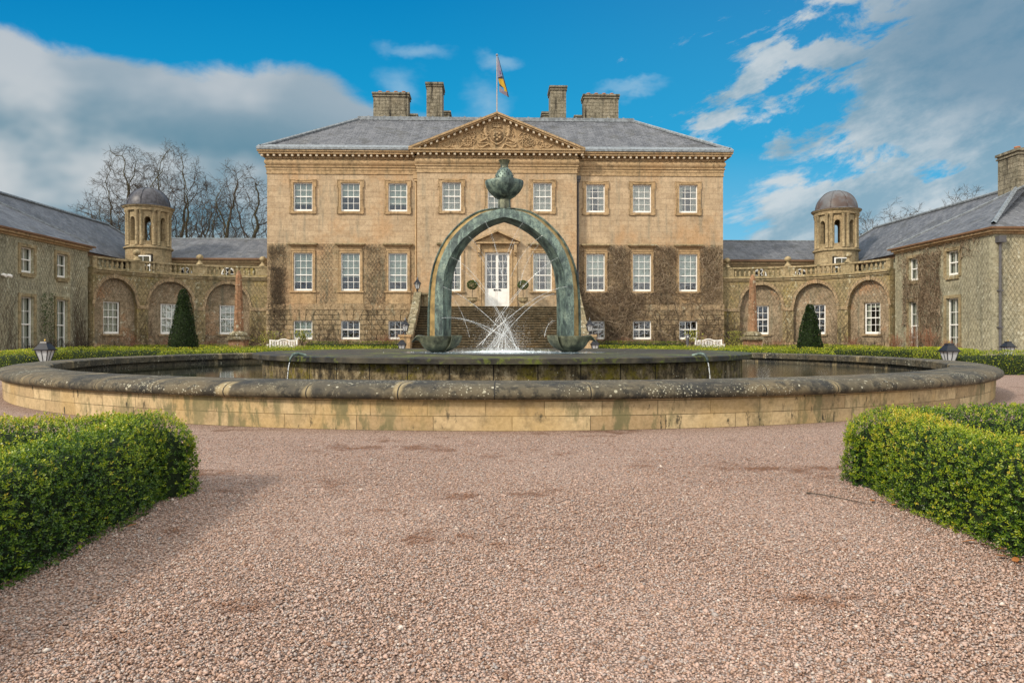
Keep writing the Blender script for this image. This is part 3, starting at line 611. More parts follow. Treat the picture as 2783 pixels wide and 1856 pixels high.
# ------------------------------------------------------------------ ground
g=MB(); n=24; ext=600
def ring(r0,r1):
    for i in range(n):
        a,b=2*PI*i/n,2*PI*(i+1)/n
        g.face([(r0*math.cos(a),18.7+r0*math.sin(a),0),(r1*math.cos(a),18.7+r1*math.sin(a),0),(r1*math.cos(b),18.7+r1*math.sin(b),0),(r0*math.cos(b),18.7+r0*math.sin(b),0)])
g.face([(10.0*math.cos(2*PI*i/n),18.7+10.0*math.sin(2*PI*i/n),0) for i in range(n)]); ring(10.0,60); ring(60,1500)
tag(build(g,'ground',M['gravel']),kind='structure')
# loose stones in the foreground
def pebbles():
    N=265000; y=2+RNG.power(1.6,N)*0
    Y=RNG.uniform(1.7,7.6,int(N*1.6)); X=RNG.uniform(-1,1,int(N*1.6))*(.80*Y+.5)
    keep=(RNG.uniform(0,1,int(N*1.6))<np.interp(Y,[1.7,4.5,7.6],[1,.8,.25])); Y=Y[keep][:N];X=X[keep][:N]; keep=~((X<-2.5)&(Y<5))&~((X>2.4)&(Y<5)); X=X[keep];Y=Y[keep]; n=len(X)
    base=np.array([(1,0,0),(.35,.9,0),(-.6,.75,0),(-1,-.1,0),(-.3,-.9,0),(.65,-.75,0),(.1,.1,1),(-.1,0,-1)],float)
    F=np.array([(i,(i+1)%6,6) for i in range(6)]+[((i+1)%6,i,7) for i in range(6)])
    sz=RNG.lognormal(np.log(.0047),.3,n)[:,None]; sz=np.where(RNG.uniform(0,1,(n,1))<.01,sz*1.9,sz)
    scl=np.concatenate([sz*RNG.uniform(.8,1.35,(n,1)),sz*RNG.uniform(.7,1.0,(n,1)),sz*RNG.uniform(.5,.85,(n,1))],1)
    V=base[None]*scl[:,None,:]*RNG.uniform(.75,1.2,(n,8,1))
    a=RNG.uniform(0,2*PI,n); tl=RNG.normal(0,.45,n)
    x,y_,z=V[...,0],V[...,1],V[...,2]; c,s_=np.cos(tl)[:,None],np.sin(tl)[:,None]; y2=y_*c-z*s_; z2=y_*s_+z*c
    c,s_=np.cos(a)[:,None],np.sin(a)[:,None]; x3=x*c-y2*s_; y3=x*s_+y2*c
    zz=RNG.uniform(.0,.007,n)+ .004*np.sin(X*2.3+1)*np.sin(Y*1.9)
    V=np.stack([x3+X[:,None],y3+Y[:,None],z2+zz[:,None]],-1).reshape(-1,3)
    FF=(F[None]+np.arange(n)[:,None,None]*8).reshape(-1,3)
    return numpy_mesh('gravel_stones',V,FF,M['pebble'])
tag(pebbles(),'loose reddish gravel stones covering the forecourt','gravel',kind='stuff')

# ------------------------------------------------------------------ pool
pc=(0,18.7,0)
root=thing('fountain_pool',pc,'large round stone pool with dark rounded coping and two courses of tan ashlar','pool')
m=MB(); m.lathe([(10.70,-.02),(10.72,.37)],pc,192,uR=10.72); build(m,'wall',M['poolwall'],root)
m=MB(); m.lathe([(10.12,.37),(10.08,.05)],pc,128,uR=10.0); build(m,'inner_wall',M['coping'],root)
prof=[(10.70,.355),(10.795,.36),(10.825,.385),(10.835,.42),(10.82,.46),(10.77,.497),(10.68,.522),(10.55,.533),(10.12,.536),(10.03,.53),(10.0,.51),(10.0,.37),(10.12,.365)]
m=MB(); nseg=63*6
m.lathe(prof,pc,nseg,uR=10.8267)
build(m,'coping',M['coping'],root,smooth=True)
m=MB(); m.lathe([(.01,.23),(10.1,.23)],pc,96); o=build(m,'water',M['water'],root)
# inner plinth
root=thing('fountain_plinth',pc,'mossy round stone plinth with dark projecting slab in the middle of the pool','plinth')
m=MB(); m.lathe([(5.98,.05),(5.98,.575)],pc,160,uR=6.0); build(m,'drum',M['plinth'],root)
m=MB(); m.lathe([(5.95,.572),(6.17,.574),(6.2,.585),(6.2,.675),(6.175,.692),(.01,.70)],pc,160,uR=6.2); build(m,'slab',M['slab'],root,smooth=True)
root=bpy.data.objects.new
m=MB(); rg=random.Random(3)
nr_,na=26,72
def fz(r,a): return .703+max(0,(1.9-r)/1.9)*.05*(rg.random()**2)
G=[[None]*na for _ in range(nr_)]
for i in range(nr_):
    for j in range(na):
        r=.02+2.1*i/(nr_-1); a=2*PI*j/na; G[i][j]=(r*1.15*math.cos(a),17.0+r*.85*math.sin(a),fz(r,a) if i<nr_-1 else .7015)
for i in range(nr_-1):
    for j in range(na):
        k=(j+1)%na; m.face([G[i][j],G[i+1][j],G[i+1][k],G[i][k]])
tag(build(m,'splash_water',M['foam'],loc=(0,17,.7)),'churning white water splashing on the plinth under the arch','water')

# ------------------------------------------------------------------ bronze arch fountain
AY=17.0
def cx(x): return (x-757)*.003366
def cz(y): return 5.605-.003366*y
outer=[(218,1350),(219,1220),(222,1100),(229,1000),(240,920),(256,850),(275,790),(304,722),(340,660),(382,607),(430,560),(473,521),(520,490),(570,464),(620,450),(690,441),(757,440)]
inner=[(328,1350),(328,1220),(328,1100),(330,1000),(337,915),(350,862),(368,815),(392,765),(425,715),(462,672),(505,634),(548,600),(592,570),(632,549),(672,533),(715,520),(757,513)]
back=[(374,1350),(374,1220),(376,1100),(380,1000),(390,915),(402,855),(420,805),(444,755),(475,705),(510,662),(548,625),(588,595),(628,571),(662,552),(695,538),(728,527),(757,519)]
root=thing('arch_sculpture',(0,AY,.7),'tall green bronze arch with brass edge strips rising from two bowls on the plinth','sculpture')
N_=len(outer)
def half(sx):
    f=MB(); bs=MB(); rim=MB()
    A=[]
    for i in range(N_):
        k=i/(N_-1); ox,oz=cx(outer[i][0]),cz(outer[i][1]); ix,iz=cx(inner[i][0]),cz(inner[i][1]); bx,bz=cx(back[i][0]),cz(back[i][1])
        # brass strip share tapers to nothing at the crown
        w=.46*max(0,1-(k/.97))**.4; 
        def L(t,y): return (sx*(ox+(ix-ox)*t),AY+y,oz+(iz-oz)*t)
        ridge=(sx*(ix*.55+bx*.45),AY-.02,iz*.55+bz*.45)
        A.append(dict(o0=L(0,-.10),o1=L(.05,-.17),b0=L(.14,-.15),b1=L(.14+w*.72,-.27),f0=L(.15+w*.72,-.30),f1=L(1,-.34),g=(sx*(ix+(bx-ix)*.25),AY-.22,iz+(bz-iz)*.25),s=(sx*bx,AY+.1,bz),s2=(sx*(bx-.0),AY+.34,bz),ob=(sx*ox,AY+.30,oz)))
    def strip(mb,a,b,i):
        q=[A[i][a],A[i][b],A[i+1][b],A[i+1][a]]
        mb.face(q if sx<0 else q[::-1])
    for i in range(N_-1):
        for a,b in (('f0','f1'),('f1','g'),('g','s'),('s','s2'),('s2','ob'),('ob','o0')): strip(f,a,b,i)
        strip(rim,'o0','o1',i); strip(rim,'o1','b0',i); strip(rim,'b1','f0',i); strip(bs,'b0','b1',i)
    f.v+=[];return f,bs,rim
f0,b0,r0=half(-1); f1,b1,r1=half(1)
def join(*ms):
    o=MB()
    for m_ in ms:
        b=len(o.v); o.v+=m_.v; o.f+=[tuple(i+b for i in q) for q in m_.f]; o.uv+=m_.uv; o.mi+=m_.mi
    return o
build(join(f0,f1,r0,r1),'arch_band',M['patina'],root,smooth=True)
build(b0,'brass_strip',M['brass'],root,smooth=True); build(b1,'brass_strip',M['brass'],root,smooth=True)
m=MB()
for sx in (-1,1): m.tube([(sx*cx(x)*1.0,AY-.115,cz(y)+.002) for x,y in outer],.012,5)
build(m,'outer_rim',M['patina'],root,smooth='all')
# stem + thistle
m=MB(); zc=cz(440)
m.lathe([(.15,zc-.04),(.145,zc+.22)],(0,AY,0),8); build(m,'stem',M['bowl'],root)
m=MB(); z0=cz(378)
prof=[(.12,0),(.15,.02),(.26,.09),(.36,.19),(.425,.31),(.445,.40),(.44,.445),(.425,.45),(.40,.42),(.3,.36),(.15,.34)]
def scal(r,z,a,i): return r*(1+.07*abs(math.cos(2.5*a+PI/4))*min(1,z/.25)-.02)
m.lathe(prof,(0,AY,z0),60,rfun=scal); build(m,'thistle_cup',M['patina'],root,smooth=True)
m=MB(); zb=cz(250)
m.lathe([(.15,-.06),(.2,.0),(.215,.09),(.2,.18),(.155,.27),(.115,.32),(.10,.335)],(0,AY,zb),24)
rg=random.Random(5)
for i in range(6):
    zz=.0+.05*i; rr=[.2,.212,.215,.2,.18,.15][i]
    for k in range(14):
        a=2*PI*(k+.5*(i%2))/14; m.tube([(rr*math.cos(a),AY+rr*math.sin(a),zb+zz),((rr+.03)*math.cos(a),AY+(rr+.03)*math.sin(a),zb+zz+.025)],.016,4,r2=.004)
build(m,'thistle_head',M['patina'],root,smooth=True)
m=MB(); m.lathe([(.105,.0),(.085,.06),(.095,.12),(.125,.19),(.138,.205),(.12,.205),(.06,.1)],(0,AY,cz(157)),28,rfun=lambda r,z,a,i:r*(1+.04*math.cos(14*a))); build(m,'thistle_flower',M['bowl'],root,smooth=True)
# bowls: boat-like basins with a curled beak on the outside and a leaf shell inside
def bowl(sx):
    r=thing('bronze_basin',(sx*1.63,AY,.70),'round-bottomed bronze basin with curled beak under the %s foot of the arch'%('darker left' if sx<0 else 'paler right'),'basin','basins under the bronze arch')
    m=MB(); c=(sx*1.58,AY,.69); H=.40
    pr=[(.02,.0)]+[(.43*math.sin(PI/2*k/9)**.9,H*(1-math.cos(PI/2*k/9))) for k in range(1,10)]+[(.41,H+.004),(.37,H-.06),(.3,H-.25),(.02,H-.3)]
    m.lathe(pr,c,40,rfun=lambda q,z,a,i:q*(1+.05*math.cos(2*a)))
    build(m,'bowl',M['bowl'],r,smooth=True)
    m=MB()  # leaf shell on the inner side
    L=18;K=20
    gpts=[]
    for i in range(L+1):
        th=PI/2*i/L; row=[]
        for j in range(K+1):
            ph=-.95+1.9*j/K; rad=(.51+.02*math.sin(th))*math.sin(th)**.9; zz=H*1.0*(1-math.cos(th))+.0
            row.append((c[0]-sx*(rad*math.cos(ph)+.03*math.sin(th)),c[1]+rad*math.sin(ph)*.9,c[2]+.02+zz))
        gpts.append(row)
    for i in range(L):
        for j in range(K): m.face([gpts[i][j],gpts[i+1][j],gpts[i+1][j+1],gpts[i][j+1]])
    s_=build(m,'inner_leaf',M['bowl'],r,smooth='all'); md=s_.modifiers.new('s','SOLIDIFY'); md.thickness=.015
    m=MB()  # beak: folded lip tapering outward
    rows=[]
    for i in range(9):
        k=i/8; x=.30+.33*k; w=.24*(1-k)**.8+.012; zt=H-.005+.03*math.sin(k*PI)-.13*max(0,k-.55)/.45; dp=.26*(1-k)**1.3+.015
        row=[]
        for j in range(7):
            q=-1+2*j/6; row.append((c[0]+sx*x,c[1]+w*q,c[2]+zt-dp*(1-q*q)))
        rows.append(row)
    for i in range(8):
        for j in range(6): m.face([rows[i][j],rows[i+1][j],rows[i+1][j+1],rows[i][j+1]])
    s_=build(m,'beak',M['bowl'],r,smooth='all'); md=s_.modifiers.new('s','SOLIDIFY'); md.thickness=.025; md.offset=0
    return r
bowl(-1); bowl(1)
# jets : crop-space start points -> parabolas to the pool of foam
def Xc(x,y,dy=0): return Vector((cx(x),AY+dy,cz(y)))
jets=[((620,545),(695,640),(745,960),.007,-1),((635,590),(705,690),(760,1000),.006,1),((492,637),(640,740),(745,1130),.007,-1),((500,690),(620,770),(700,1010),.006,1),
 ((390,795),(600,880),(850,1440),.010,-1),((410,850),(560,890),(800,1330),.008,1),((330,1000),(560,1080),(870,1450),.011,-1),((350,1022),(450,1110),(512,1350),.005,1),
 ((321,1217),(500,1190),(735,1335),.011,-1),((372,1222),(520,1205),(665,1325),.009,1),
 ((898,540),(815,610),(735,900),.007,-1),((882,575),(800,680),(762,940),.006,1),((1022,640),(880,725),(800,930),.007,-1),((1005,690),(905,790),(868,980),.006,1),
 ((1130,795),(930,880),(600,1400),.010,-1),((1060,850),(900,930),(690,1240),.008,1),((1190,997),(960,1020),(560,1420),.011,-1),((1115,1040),(965,1055),(680,1420),.010,1),((1120,1232),(1062,1228),(1040,1345),.008,1)]
rg=random.Random(9)
for i,(p0,p1,p2,rad,fb) in enumerate(jets):
    m=MB(); a=Xc(*p0,-.35 if fb<0 else .06); c=Xc(*p1,-.22 if fb<0 else .0); b=Xc(*p2,-.1)
    pts=[a*(1-s_)**2+c*2*s_*(1-s_)+b*s_*s_ for s_ in [k/24 for k in range(25)]]
    m.tube(pts,[rad*(.32+.32*(k/24)) for k in range(25)],4)
    for k in range(90):
        f_=rg.random()**.7; p=pts[min(24,int(f_*24))]+Vector((rg.gauss(0,.018+.04*f_),rg.gauss(0,.03),rg.gauss(0,.018+.04*f_))); e=rg.uniform(.0015,.004); m.face([(p.x-e,p.y,p.z-e*1.5),(p.x+e,p.y,p.z-e*1.5),(p.x,p.y+e*.3,p.z+e*1.6)])
    side='left' if p0[0]<757 else 'right'
    tag(build(m,'water_jet',M['jet'],loc=tuple(a),smooth='all'),'thin arc of water leaping from the %s limb of the bronze arch'%side,'water jet','water jets inside the %s half of the bronze arch'%side)
# short rising/falling spray in the middle
m=MB()
for k in range(30):
    x=rg.uniform(-.75,.55); y=AY-.05+rg.uniform(-.3,.3); h=rg.uniform(.35,1.0)
    top=Vector((x*-.25+rg.gauss(0,.1),y,.72+h)); bot=Vector((x*.75,y,.71)); m.tube([bot.lerp(top,s/5)+Vector((0,0,.06*math.sin(PI*s/5))) for s in range(6)],rg.uniform(.0015,.004),3)
tag(build(m,'spray',M['mist'],loc=(0,AY,.7)),'fine white spray fanning up in the middle of the fountain','water',kind='stuff')
m=MB()
for k in range(5200):
    x=rg.gauss(-.03,.26); z=.75+abs(rg.gauss(0,.42)); y=AY-.1+rg.uniform(-.25,.25); x*=(1.25-.45*min(1,(z-.7))); s=rg.uniform(.0018,.0045); m.face([(x-s,y,z-s*1.6),(x+s,y,z-s*1.6),(x,y+s*.3,z+s*1.8)])
for k in range(900):
    r=abs(rg.gauss(0,.9)); a=rg.uniform(0,2*PI); x,y=r*1.1*math.cos(a),AY+r*.7*math.sin(a); z=.71+rg.expovariate(1/.05)*max(.15,1-r/1.8)
    s=rg.uniform(.004,.012); m.face([(x-s,y,z-s),(x+s,y,z-s),(x,y+s*.3,z+s)]); 
tag(build(m,'splash_drops',M['mist'],loc=(0,AY,.71)),'white droplets bouncing off the wet slab of the plinth','water',kind='stuff')
# spouts on the plinth rim
for sx,ang in ((-1,R(-132)),(1,R(-52))):
    ex,ey=6.16*math.cos(ang),18.7+6.16*math.sin(ang); dx,dy=math.cos(ang),math.sin(ang)
    r=thing('water_spout',(ex,ey,.6),'curved green bronze spout on the %s rim of the plinth pouring into the pool'%('left' if sx<0 else 'right'),'spout','bronze spouts on the plinth rim')
    m=MB(); pts=[(ex-dx*.18,ey-dy*.18,.70),(ex,ey,.74),(ex+dx*.10,ey+dy*.10,.72),(ex+dx*.16,ey+dy*.16,.64),(ex+dx*.17,ey+dy*.17,.57)]
    m.tube(pts,[.028,.032,.03,.025,.018],8,cap=True); build(m,'pipe',M['patina'],r,smooth='all')
    m=MB(); q=[(ex+dx*(.17+.06*s),ey+dy*(.17+.06*s),.57-.37*s*s) for s in [k/8 for k in range(9)]]; m.tube(q,.009,5)
    tag(build(m,'spout_water',M['jet'],loc=q[0],smooth='all'),'stream of water falling from the %s bronze spout into the pool'%('left' if sx<0 else 'right'),'water','water falling from the plinth spouts')

# ------------------------------------------------------------------ main house
HY=46.0; CY=45.4
Pf=flat((0,HY),(1,0),(0,-1)); Pc=flat((0,CY),(1,0),(0,-1)); PWs=flat((-14.74,0),(0,1),(-1,0)); PEs=flat((14.74,0),(0,1),(1,0))
H=thing('mansion',(0,50,0),'sandstone mansion with sculpted pediment, slate hip roof and white sash windows behind the fountain','house')
WX=(6.39,9.42,12.45); CX=2.9; HW=14.74; CWd=5.09
upw=(1.21,1.83,9.17); loww=(1.21,2.44,4.06); basw=(1.2,1.2,.95)
ops=[]
for s in (-1,1):
    for x in WX:
        for w,h,z in (upw,loww,basw): ops.append((s*x-w/2,s*x+w/2,z,z+h))
zs_split=7.1
m=MB()
for s in (-1,1):
    a,b=sorted((s*HW,s*CWd)); wall(m,Pf,a,b,zs_split,11.6,[o for o in ops if a<o[0]<b and o[2]>7.1])
copsU=[(s*CX-.6,s*CX+.6,9.12,10.95) for s in (-1,0,1)]; copsL=[(s*CX-.6,s*CX+.6,4.02,6.46) for s in (-1,1)]+[(-.78,.78,3.06,6.5)]
wall(m,Pc,-CWd,CWd,0,11.6,copsU+copsL,.2)
for s in (-1,1): # returns of the centre break and side walls
    m.face([(s*CWd,CY,0),(s*CWd,HY+.3,0),(s*CWd,HY+.3,12.9),(s*CWd,CY,12.9)]); 
    m.face([(s*HW,HY,0),(s*HW,HY+19,0),(s*HW,HY+19,12.9),(s*HW,HY,12.9)])
m.face([(-HW,HY+19,0),(HW,HY+19,0),(HW,HY+19,12.9),(-HW,HY+19,12.9)])
build(m,'upper_wall',M['facade'],H)
for s in (-1,1):
    m=MB(); a,b=sorted((s*HW,s*CWd)); wall(m,Pf,a,b,2.84,zs_split,[o for o in ops if a<o[0]<b and 3<o[2]<7]); build(m,'lower_wall',M['lower'],H)
for s in (-1,1):
    m=MB(); a,b=sorted((s*(HW+.04),s*CWd)); wall(m,Pf,a,b,0,2.84,[o for o in ops if a<o[0]<b and o[2]<2],.2,.06)
    m.wbox(Pf,a,b,-.1,.28,0,.14); build(m,'basement_wall',M['rustic'],H)
# string course, keystones
for s in (-1,1):
    m=MB(); a,b=sorted((s*(HW+.05),s*CWd)); m.wbox(Pf,a,b,2.84,3.2,0,.11); m.wbox(Pf,a,b,3.2,3.26,0,.05)
    for x in WX:
        for dx0,dx1,sl in ((-.2,.2,0),(-.72,-.24,-.1),(.24,.72,.1)):
            m.prism([(s*x+dx0*.72,2.16),(s*x+dx1*.72,2.16),(s*x+dx1+sl,2.83),(s*x+dx0+sl,2.83)],Pf,.05,.1 if dx0>-.3 and dx1<.3 else .085)
    build(m,'string_course',M['lower'],H)
# entablature profile stack: (z0,z1,proj)
ent=[(11.55,11.62,.05),(11.62,11.80,.03),(11.80,11.98,.06),(11.98,12.06,.12)]
crn=[(12.52,12.60,.10),(12.76,12.90,.42),(12.90,13.0,.50)]
m=MB()
for s in (-1,1):
    a,b=sorted((s*(HW),s*(CWd)));
    for z0,z1,p in ent+crn:
        a_,b_=(a-p,b) if s<0 else (a,b+p); m.wbox(Pf,a_,b_,z0,z1,0,p)
        X=s*HW; m.box(*sorted((X,X+s*p)),HY+.001,HY+19,z0,z1)
    # pulvinated frieze
    for i in range(6):
        t0,t1=PI*i/6,PI*(i+1)/6; z0,z1=12.06+.46*i/6,12.06+.46*(i+1)/6; p0,p1=.03+.12*math.sin(t0),.03+.12*math.sin(t1)
        a_,b_=(a-p0,b) if s<0 else (a,b+p0)
        m.face([Pf(a_,z0,p0),Pf(b_,z0,p0),Pf(b_,z1,p1),Pf(a_,z1,p1)]); X=s*HW; m.face([(X+s*p0,HY-p0,z0),(X+s*p0,HY+19,z0),(X+s*p1,HY+19,z1),(X+s*p1,HY-p1,z1)])
    x=a+ (.0 if s>0 else -.3)
    m.cur=1
    while x<b+(.3 if s>0 else 0): m.wbox(Pf,x,x+.13,12.62,12.76,.05,.36); x+=.385
    m.cur=0
    m.wbox(Pf,a,b,12.60,12.76,0,.06)
# centre
for z0,z1,p in ent+crn: m.wbox(Pc,-CWd-p,CWd+p,z0,z1,-.5,p)
for i in range(6):
    t0,t1=PI*i/6,PI*(i+1)/6; z0,z1=12.06+.46*i/6,12.06+.46*(i+1)/6; p0,p1=.03+.12*math.sin(t0),.03+.12*math.sin(t1)
    m.face([Pc(-CWd-p0,z0,p0),Pc(CWd+p0,z0,p0),Pc(CWd+p1,z1,p1),Pc(-CWd-p1,z1,p1)])
    for s in (-1,1): m.face([Pc(s*(CWd+p0),z0,p0),Pc(s*(CWd+p0),z0,-.6),Pc(s*(CWd+p1),z1,-.6),Pc(s*(CWd+p1),z1,p1)])
x=-CWd-.35
m.cur=1
while x<CWd+.3: m.wbox(Pc,x,x+.13,12.62,12.76,.05,.36); x+=.385
m.cur=0
m.wbox(Pc,-CWd-.02,CWd+.02,12.60,12.76,-.3,.06)
build(m,'cornice',[M['trim'],M['pale']],H)
# pediment
m=MB(); PZ=13.0; AP=15.25; hw=CWd+.5
m.prism([(-hw+.2,PZ),(hw-.2,PZ),(0,AP-.25)],Pc,-1.0,.03)
build(m,'tympanum',M['trim'],H)
m=MB(); sl=math.atan2(AP-PZ,hw)
for s in (-1,1):
    def rk(t0,t1,off0,off1,d0,d1):
        # along the slope from the corner (t in 0..1), offsets measured down from the top line
        pa=[];
        for tt,of in ((t0,off0),(t1,off0),(t1,off1),(t0,off1)): pa.append((s*(hw*(1-tt)),PZ+.02+(AP-PZ)*tt-of))
        if s>0: pa=pa[::-1]
        m.prism(pa,Pc,d0,d1)
    rk(0,1,-.06,.07,-3.2,.50); rk(0.0,1,.07,.17,-.9,.42)
    rk(.03,1,.17,.20,-.9,.10)
    k=0.045
    m.cur=1
    while k<.985: rk(k,k+.023,.20,.325,0,.36); k+=.066
    m.cur=0
    rk(.03,1,.20,.36,-.2,.08)
build(m,'raking_cornice',[M['trim'],M['pale']],H)
# carved relief
m=MB()
def q(x,y): return ((x-1155)*.0049,PZ+.04+(612-y)*.0049)
def cs(pts,r,r2=None,d=.06,n=6):
    out=[]
    for i in range(len(pts)-1):
        p0=pts[max(i-1,0)];p1=pts[i];p2=pts[i+1];p3=pts[min(i+2,len(pts)-1)]
        for k in range(4):
            t_=k/4; out.append(tuple(.5*((2*p1[j])+(-p0[j]+p2[j])*t_+(2*p0[j]-5*p1[j]+4*p2[j]-p3[j])*t_*t_+(-p0[j]+3*p1[j]-3*p2[j]+p3[j])*t_**3) for j in (0,1)))
    out.append(pts[-1]); m.tube([Pc(*q(*p),d) for p in out],r,n,r2=r2,cap=True)
def blob(x,y,r,sz=1,d=.08): u,z=q(x,y); m.sphere(Pc(u,z,d),r,8,6,sz)
def ringr(x,y,rad,r): cs([(x+rad*math.cos(2*PI*k/12),y+rad*math.sin(2*PI*k/12)) for k in range(13)],r)
ringr(1155,440,95,.05); ringr(1155,440,70,.035)
m.tube([Pc(*q(1155,440),.0),Pc(*q(1155,440),.10)],.42,20,cap=True)
for (x,y) in ((1125,410),(1185,410),(1155,440),(1120,460),(1190,460),(1155,490),(1155,400)): blob(x,y,.09,1,.13)
cs([(1095,440),(1130,425),(1160,455),(1215,440)],.035,d=.14)
cs([(1105,320),(1155,328),(1205,320)],.05,d=.12); 
for k in range(5): xx=1112+21.5*k; cs([(xx,318),(xx+(xx-1155)*.2,285)],.035,.02,d=.11); blob(xx+(xx-1155)*.22,270,.045)
blob(1155,245,.04); cs([(1155,285),(1155,225)],.025,d=.1)
for s in (-1,1):
    X=lambda x:1155+s*(1155-x)*1.0
    def c_(pts,r,r2=None,d=.07): cs([(X(x),y) for x,y in pts],r,r2,d)
    c_([(1060,400),(1075,365),(1105,355),(1120,340)],.045,.02); c_([(1050,470),(1045,440),(1060,400)],.05,.03)
    c_([(1005,335),(1000,370),(1010,420),(1030,450)],.13,.10,.09); blob(X(1003),322,.11,1,.12); c_([(990,300),(985,285)],.04,.02,.12)
    c_([(1010,380),(1035,395),(1055,415)],.05,.035,.12); c_([(1010,400),(1030,430),(1055,430)],.045,.03,.12)
    c_([(1030,450),(1000,480),(960,500),(935,515)],.07,.04,.1); c_([(1030,455),(1025,480),(1045,505)],.065,.035,.1)
    c_([(985,430),(955,410),(950,375),(970,345),(955,330)],.04,.02); c_([(945,450),(935,420),(950,395)],.04,.02)
    c_([(905,545),(915,575),(960,588),(1015,560),(1055,545),(1075,565),(1095,595),(1155,608)],.055,.055,.09); c_([(905,520),(935,535),(1010,530),(1055,525)],.035,.03)
    c_([(1060,570),(1085,600),(1065,612)],.04,.02); c_([(1125,540),(1155,550)],.06,.06,.09)
    # wheel medallion and foliage
    ringr(X(775),508,52,.045); 
    for k in range(8): a=2*PI*k/8; blob(X(775)+34*math.cos(a),508+34*math.sin(a),.045,1,.09)
    blob(X(775),508,.06,1,.1)
    for a0_ in range(0,360,36):
        a=R(a0_); c_([(775+60*math.cos(a),508+60*math.sin(a)),(775+88*math.cos(a+.35),508+70*math.sin(a+.35)),(775+95*math.cos(a+.75),508+66*math.sin(a+.75))],.04,.015)
    c_([(740,430),(775,400),(815,425),(770,440)],.04,.03); c_([(840,395),(870,430),(845,470),(880,500),(850,545)],.045,.02); c_([(800,410),(850,385),(880,410)],.035,.015)
    c_([(705,560),(650,600),(590,585),(575,545),(610,540)],.045,.02); c_([(690,470),(660,520),(690,560)],.04,.02); c_([(600,590),(545,570),(560,520),(540,500)],.045,.02)
    c_([(640,545),(615,500),(650,480)],.035,.015); c_([(545,570),(500,590),(455,565),(420,550)],.04,.02); c_([(500,590),(520,560),(480,545)],.03,.015); c_([(560,510),(600,520),(640,510)],.03,.015)
build(m,'carved_relief',M['trim'],H,smooth='all')
# roofs
rt=MB(); ez=13.02; oh=.52; yb=HY+19
def rp(x,y,z): return (x,y,z)
RX,RY,RZ=9.86,51.4,16.72; RYb=59.6
E0,E1=-HW-oh,HW+oh
ft=[(E0,HY-oh,ez),(E1,HY-oh,ez),(RX,RY,RZ),(-RX,RY,RZ)]; sl=math.hypot(RY-HY+oh,RZ-ez)
rt.face(ft,[(E0,0),(E1,0),(RX,sl),(-RX,sl)])
rt.face([(E1,yb+oh,ez),(E0,yb+oh,ez),(-RX,RYb,RZ),(RX,RYb,RZ)],[(E1,0),(E0,0),(-RX,sl),(RX,sl)])
for s in (-1,1):
    f_=[(s*(HW+oh),HY-oh,ez),(s*(HW+oh),yb+oh,ez),(s*RX,RYb,RZ),(s*RX,RY,RZ)]; rt.face(f_ if s>0 else f_[::-1],[(HY,0),(yb,0),(RYb,sl),(RY,sl)] if s>0 else [(RY,sl),(RYb,sl),(yb,0),(HY,0)])
rt.face([(-RX,RY,RZ),(RX,RY,RZ),(RX,RYb,RZ),(-RX,RYb,RZ)])
# roof behind the pediment
for s in (-1,1):
    f_=[(0,CY-.45,AP+.0),(0,RY-1.2,AP+.0),(s*hw,RY-5.5,PZ+.04),(s*hw,CY-.45,PZ+.04)]; rt.face([(a,b+.0,c+.07) for a,b,c in f_])
roof=build(rt,'roof',M['slate'],H)
m=MB()  # lead gutter, hips, ridge
th=.28
for s in (-1,1):
    a,b=sorted((s*(HW+oh),s*(hw-.12))); m.hexa([(a,HY-oh-.04,ez-.01),(b,HY-oh-.04,ez-.01),(b,HY-oh+.45,ez-.01),(a,HY-oh+.45,ez-.01),(a,HY-oh-.04,ez+.13),(b,HY-oh-.04,ez+.13),(b,HY-oh+.45,ez+.40),(a,HY-oh+.45,ez+.40)])
    m.box(*sorted((s*(HW+oh-.4),s*(HW+oh+.04))),HY-oh+.46,yb+oh,ez-.01,ez+.2)
    m.tube([(s*(HW+oh-.2),HY-oh+.2,ez+.22),(s*RX,RY,RZ+.06)],.11,6)
m.box(-RX-.1,RX+.1,RY-.15,RY+.25,RZ-.06,RZ+.2); m.box(-RX-.1,-RX+.3,RY+.26,RYb,RZ-.02,RZ+.16); m.box(RX-.3,RX+.1,RY+.26,RYb,RZ-.02,RZ+.16)
for k in range(-8,9):
    m.box(k*1.15-.05,k*1.15+.05,RY-.1,RY+.1,RZ+.2,RZ+.27)
build(m,'lead_flashing',M['lead'],H)
# chimneys
def chimney(x0,x1,y0,y1,z0,z1,pots,parent,mt='chimney'):
    m=MB(); m.box(x0,x1,y0,y1,z0,z1-.32); m.box(x0-.07,x1+.07,y0-.07,y1+.07,z1-.32,z1-.24); m.box(x0-.02,x1+.02,y0-.02,y1+.02,z1-.24,z1-.14); m.box(x0-.1,x1+.1,y0-.1,y1+.1,z1-.14,z1)
    m.box(x0-.05,x1+.05,y0-.05,y1+.05,z0,z0+.4)
    c=build(m,'chimney',M[mt],parent)
    for i in range(pots):
        px=x0+(x1-x0)*(i+.7)/(pots+.4); q=MB(); q.lathe([(.17,0),(.13,.04),(.12,.2),(.15,.22),(.15,.27),(.10,.27)],(px,(y0+y1)/2,z1),10); build(q,'chimney_pot',M['terracotta'],c,smooth=True)
    return c
for s in (-1,1):
    c1=7.9*s
    a=chimney(c1-1.3,c1+1.3,53.4,54.6,16.5,19.38,4,H); 
    chimney(*sorted((s*6.42,s*7.5)),57.6,58.8,16.5,19.1,0,H)
    c2=4.62*s; chimney(c2-.58,c2+.58,53.0,54.8,16.5,20.02 if s<0 else 19.85,0,H); chimney(*sorted((s*3.75,s*4.7)),57.4,58.6,16.5,19.3,0,H)
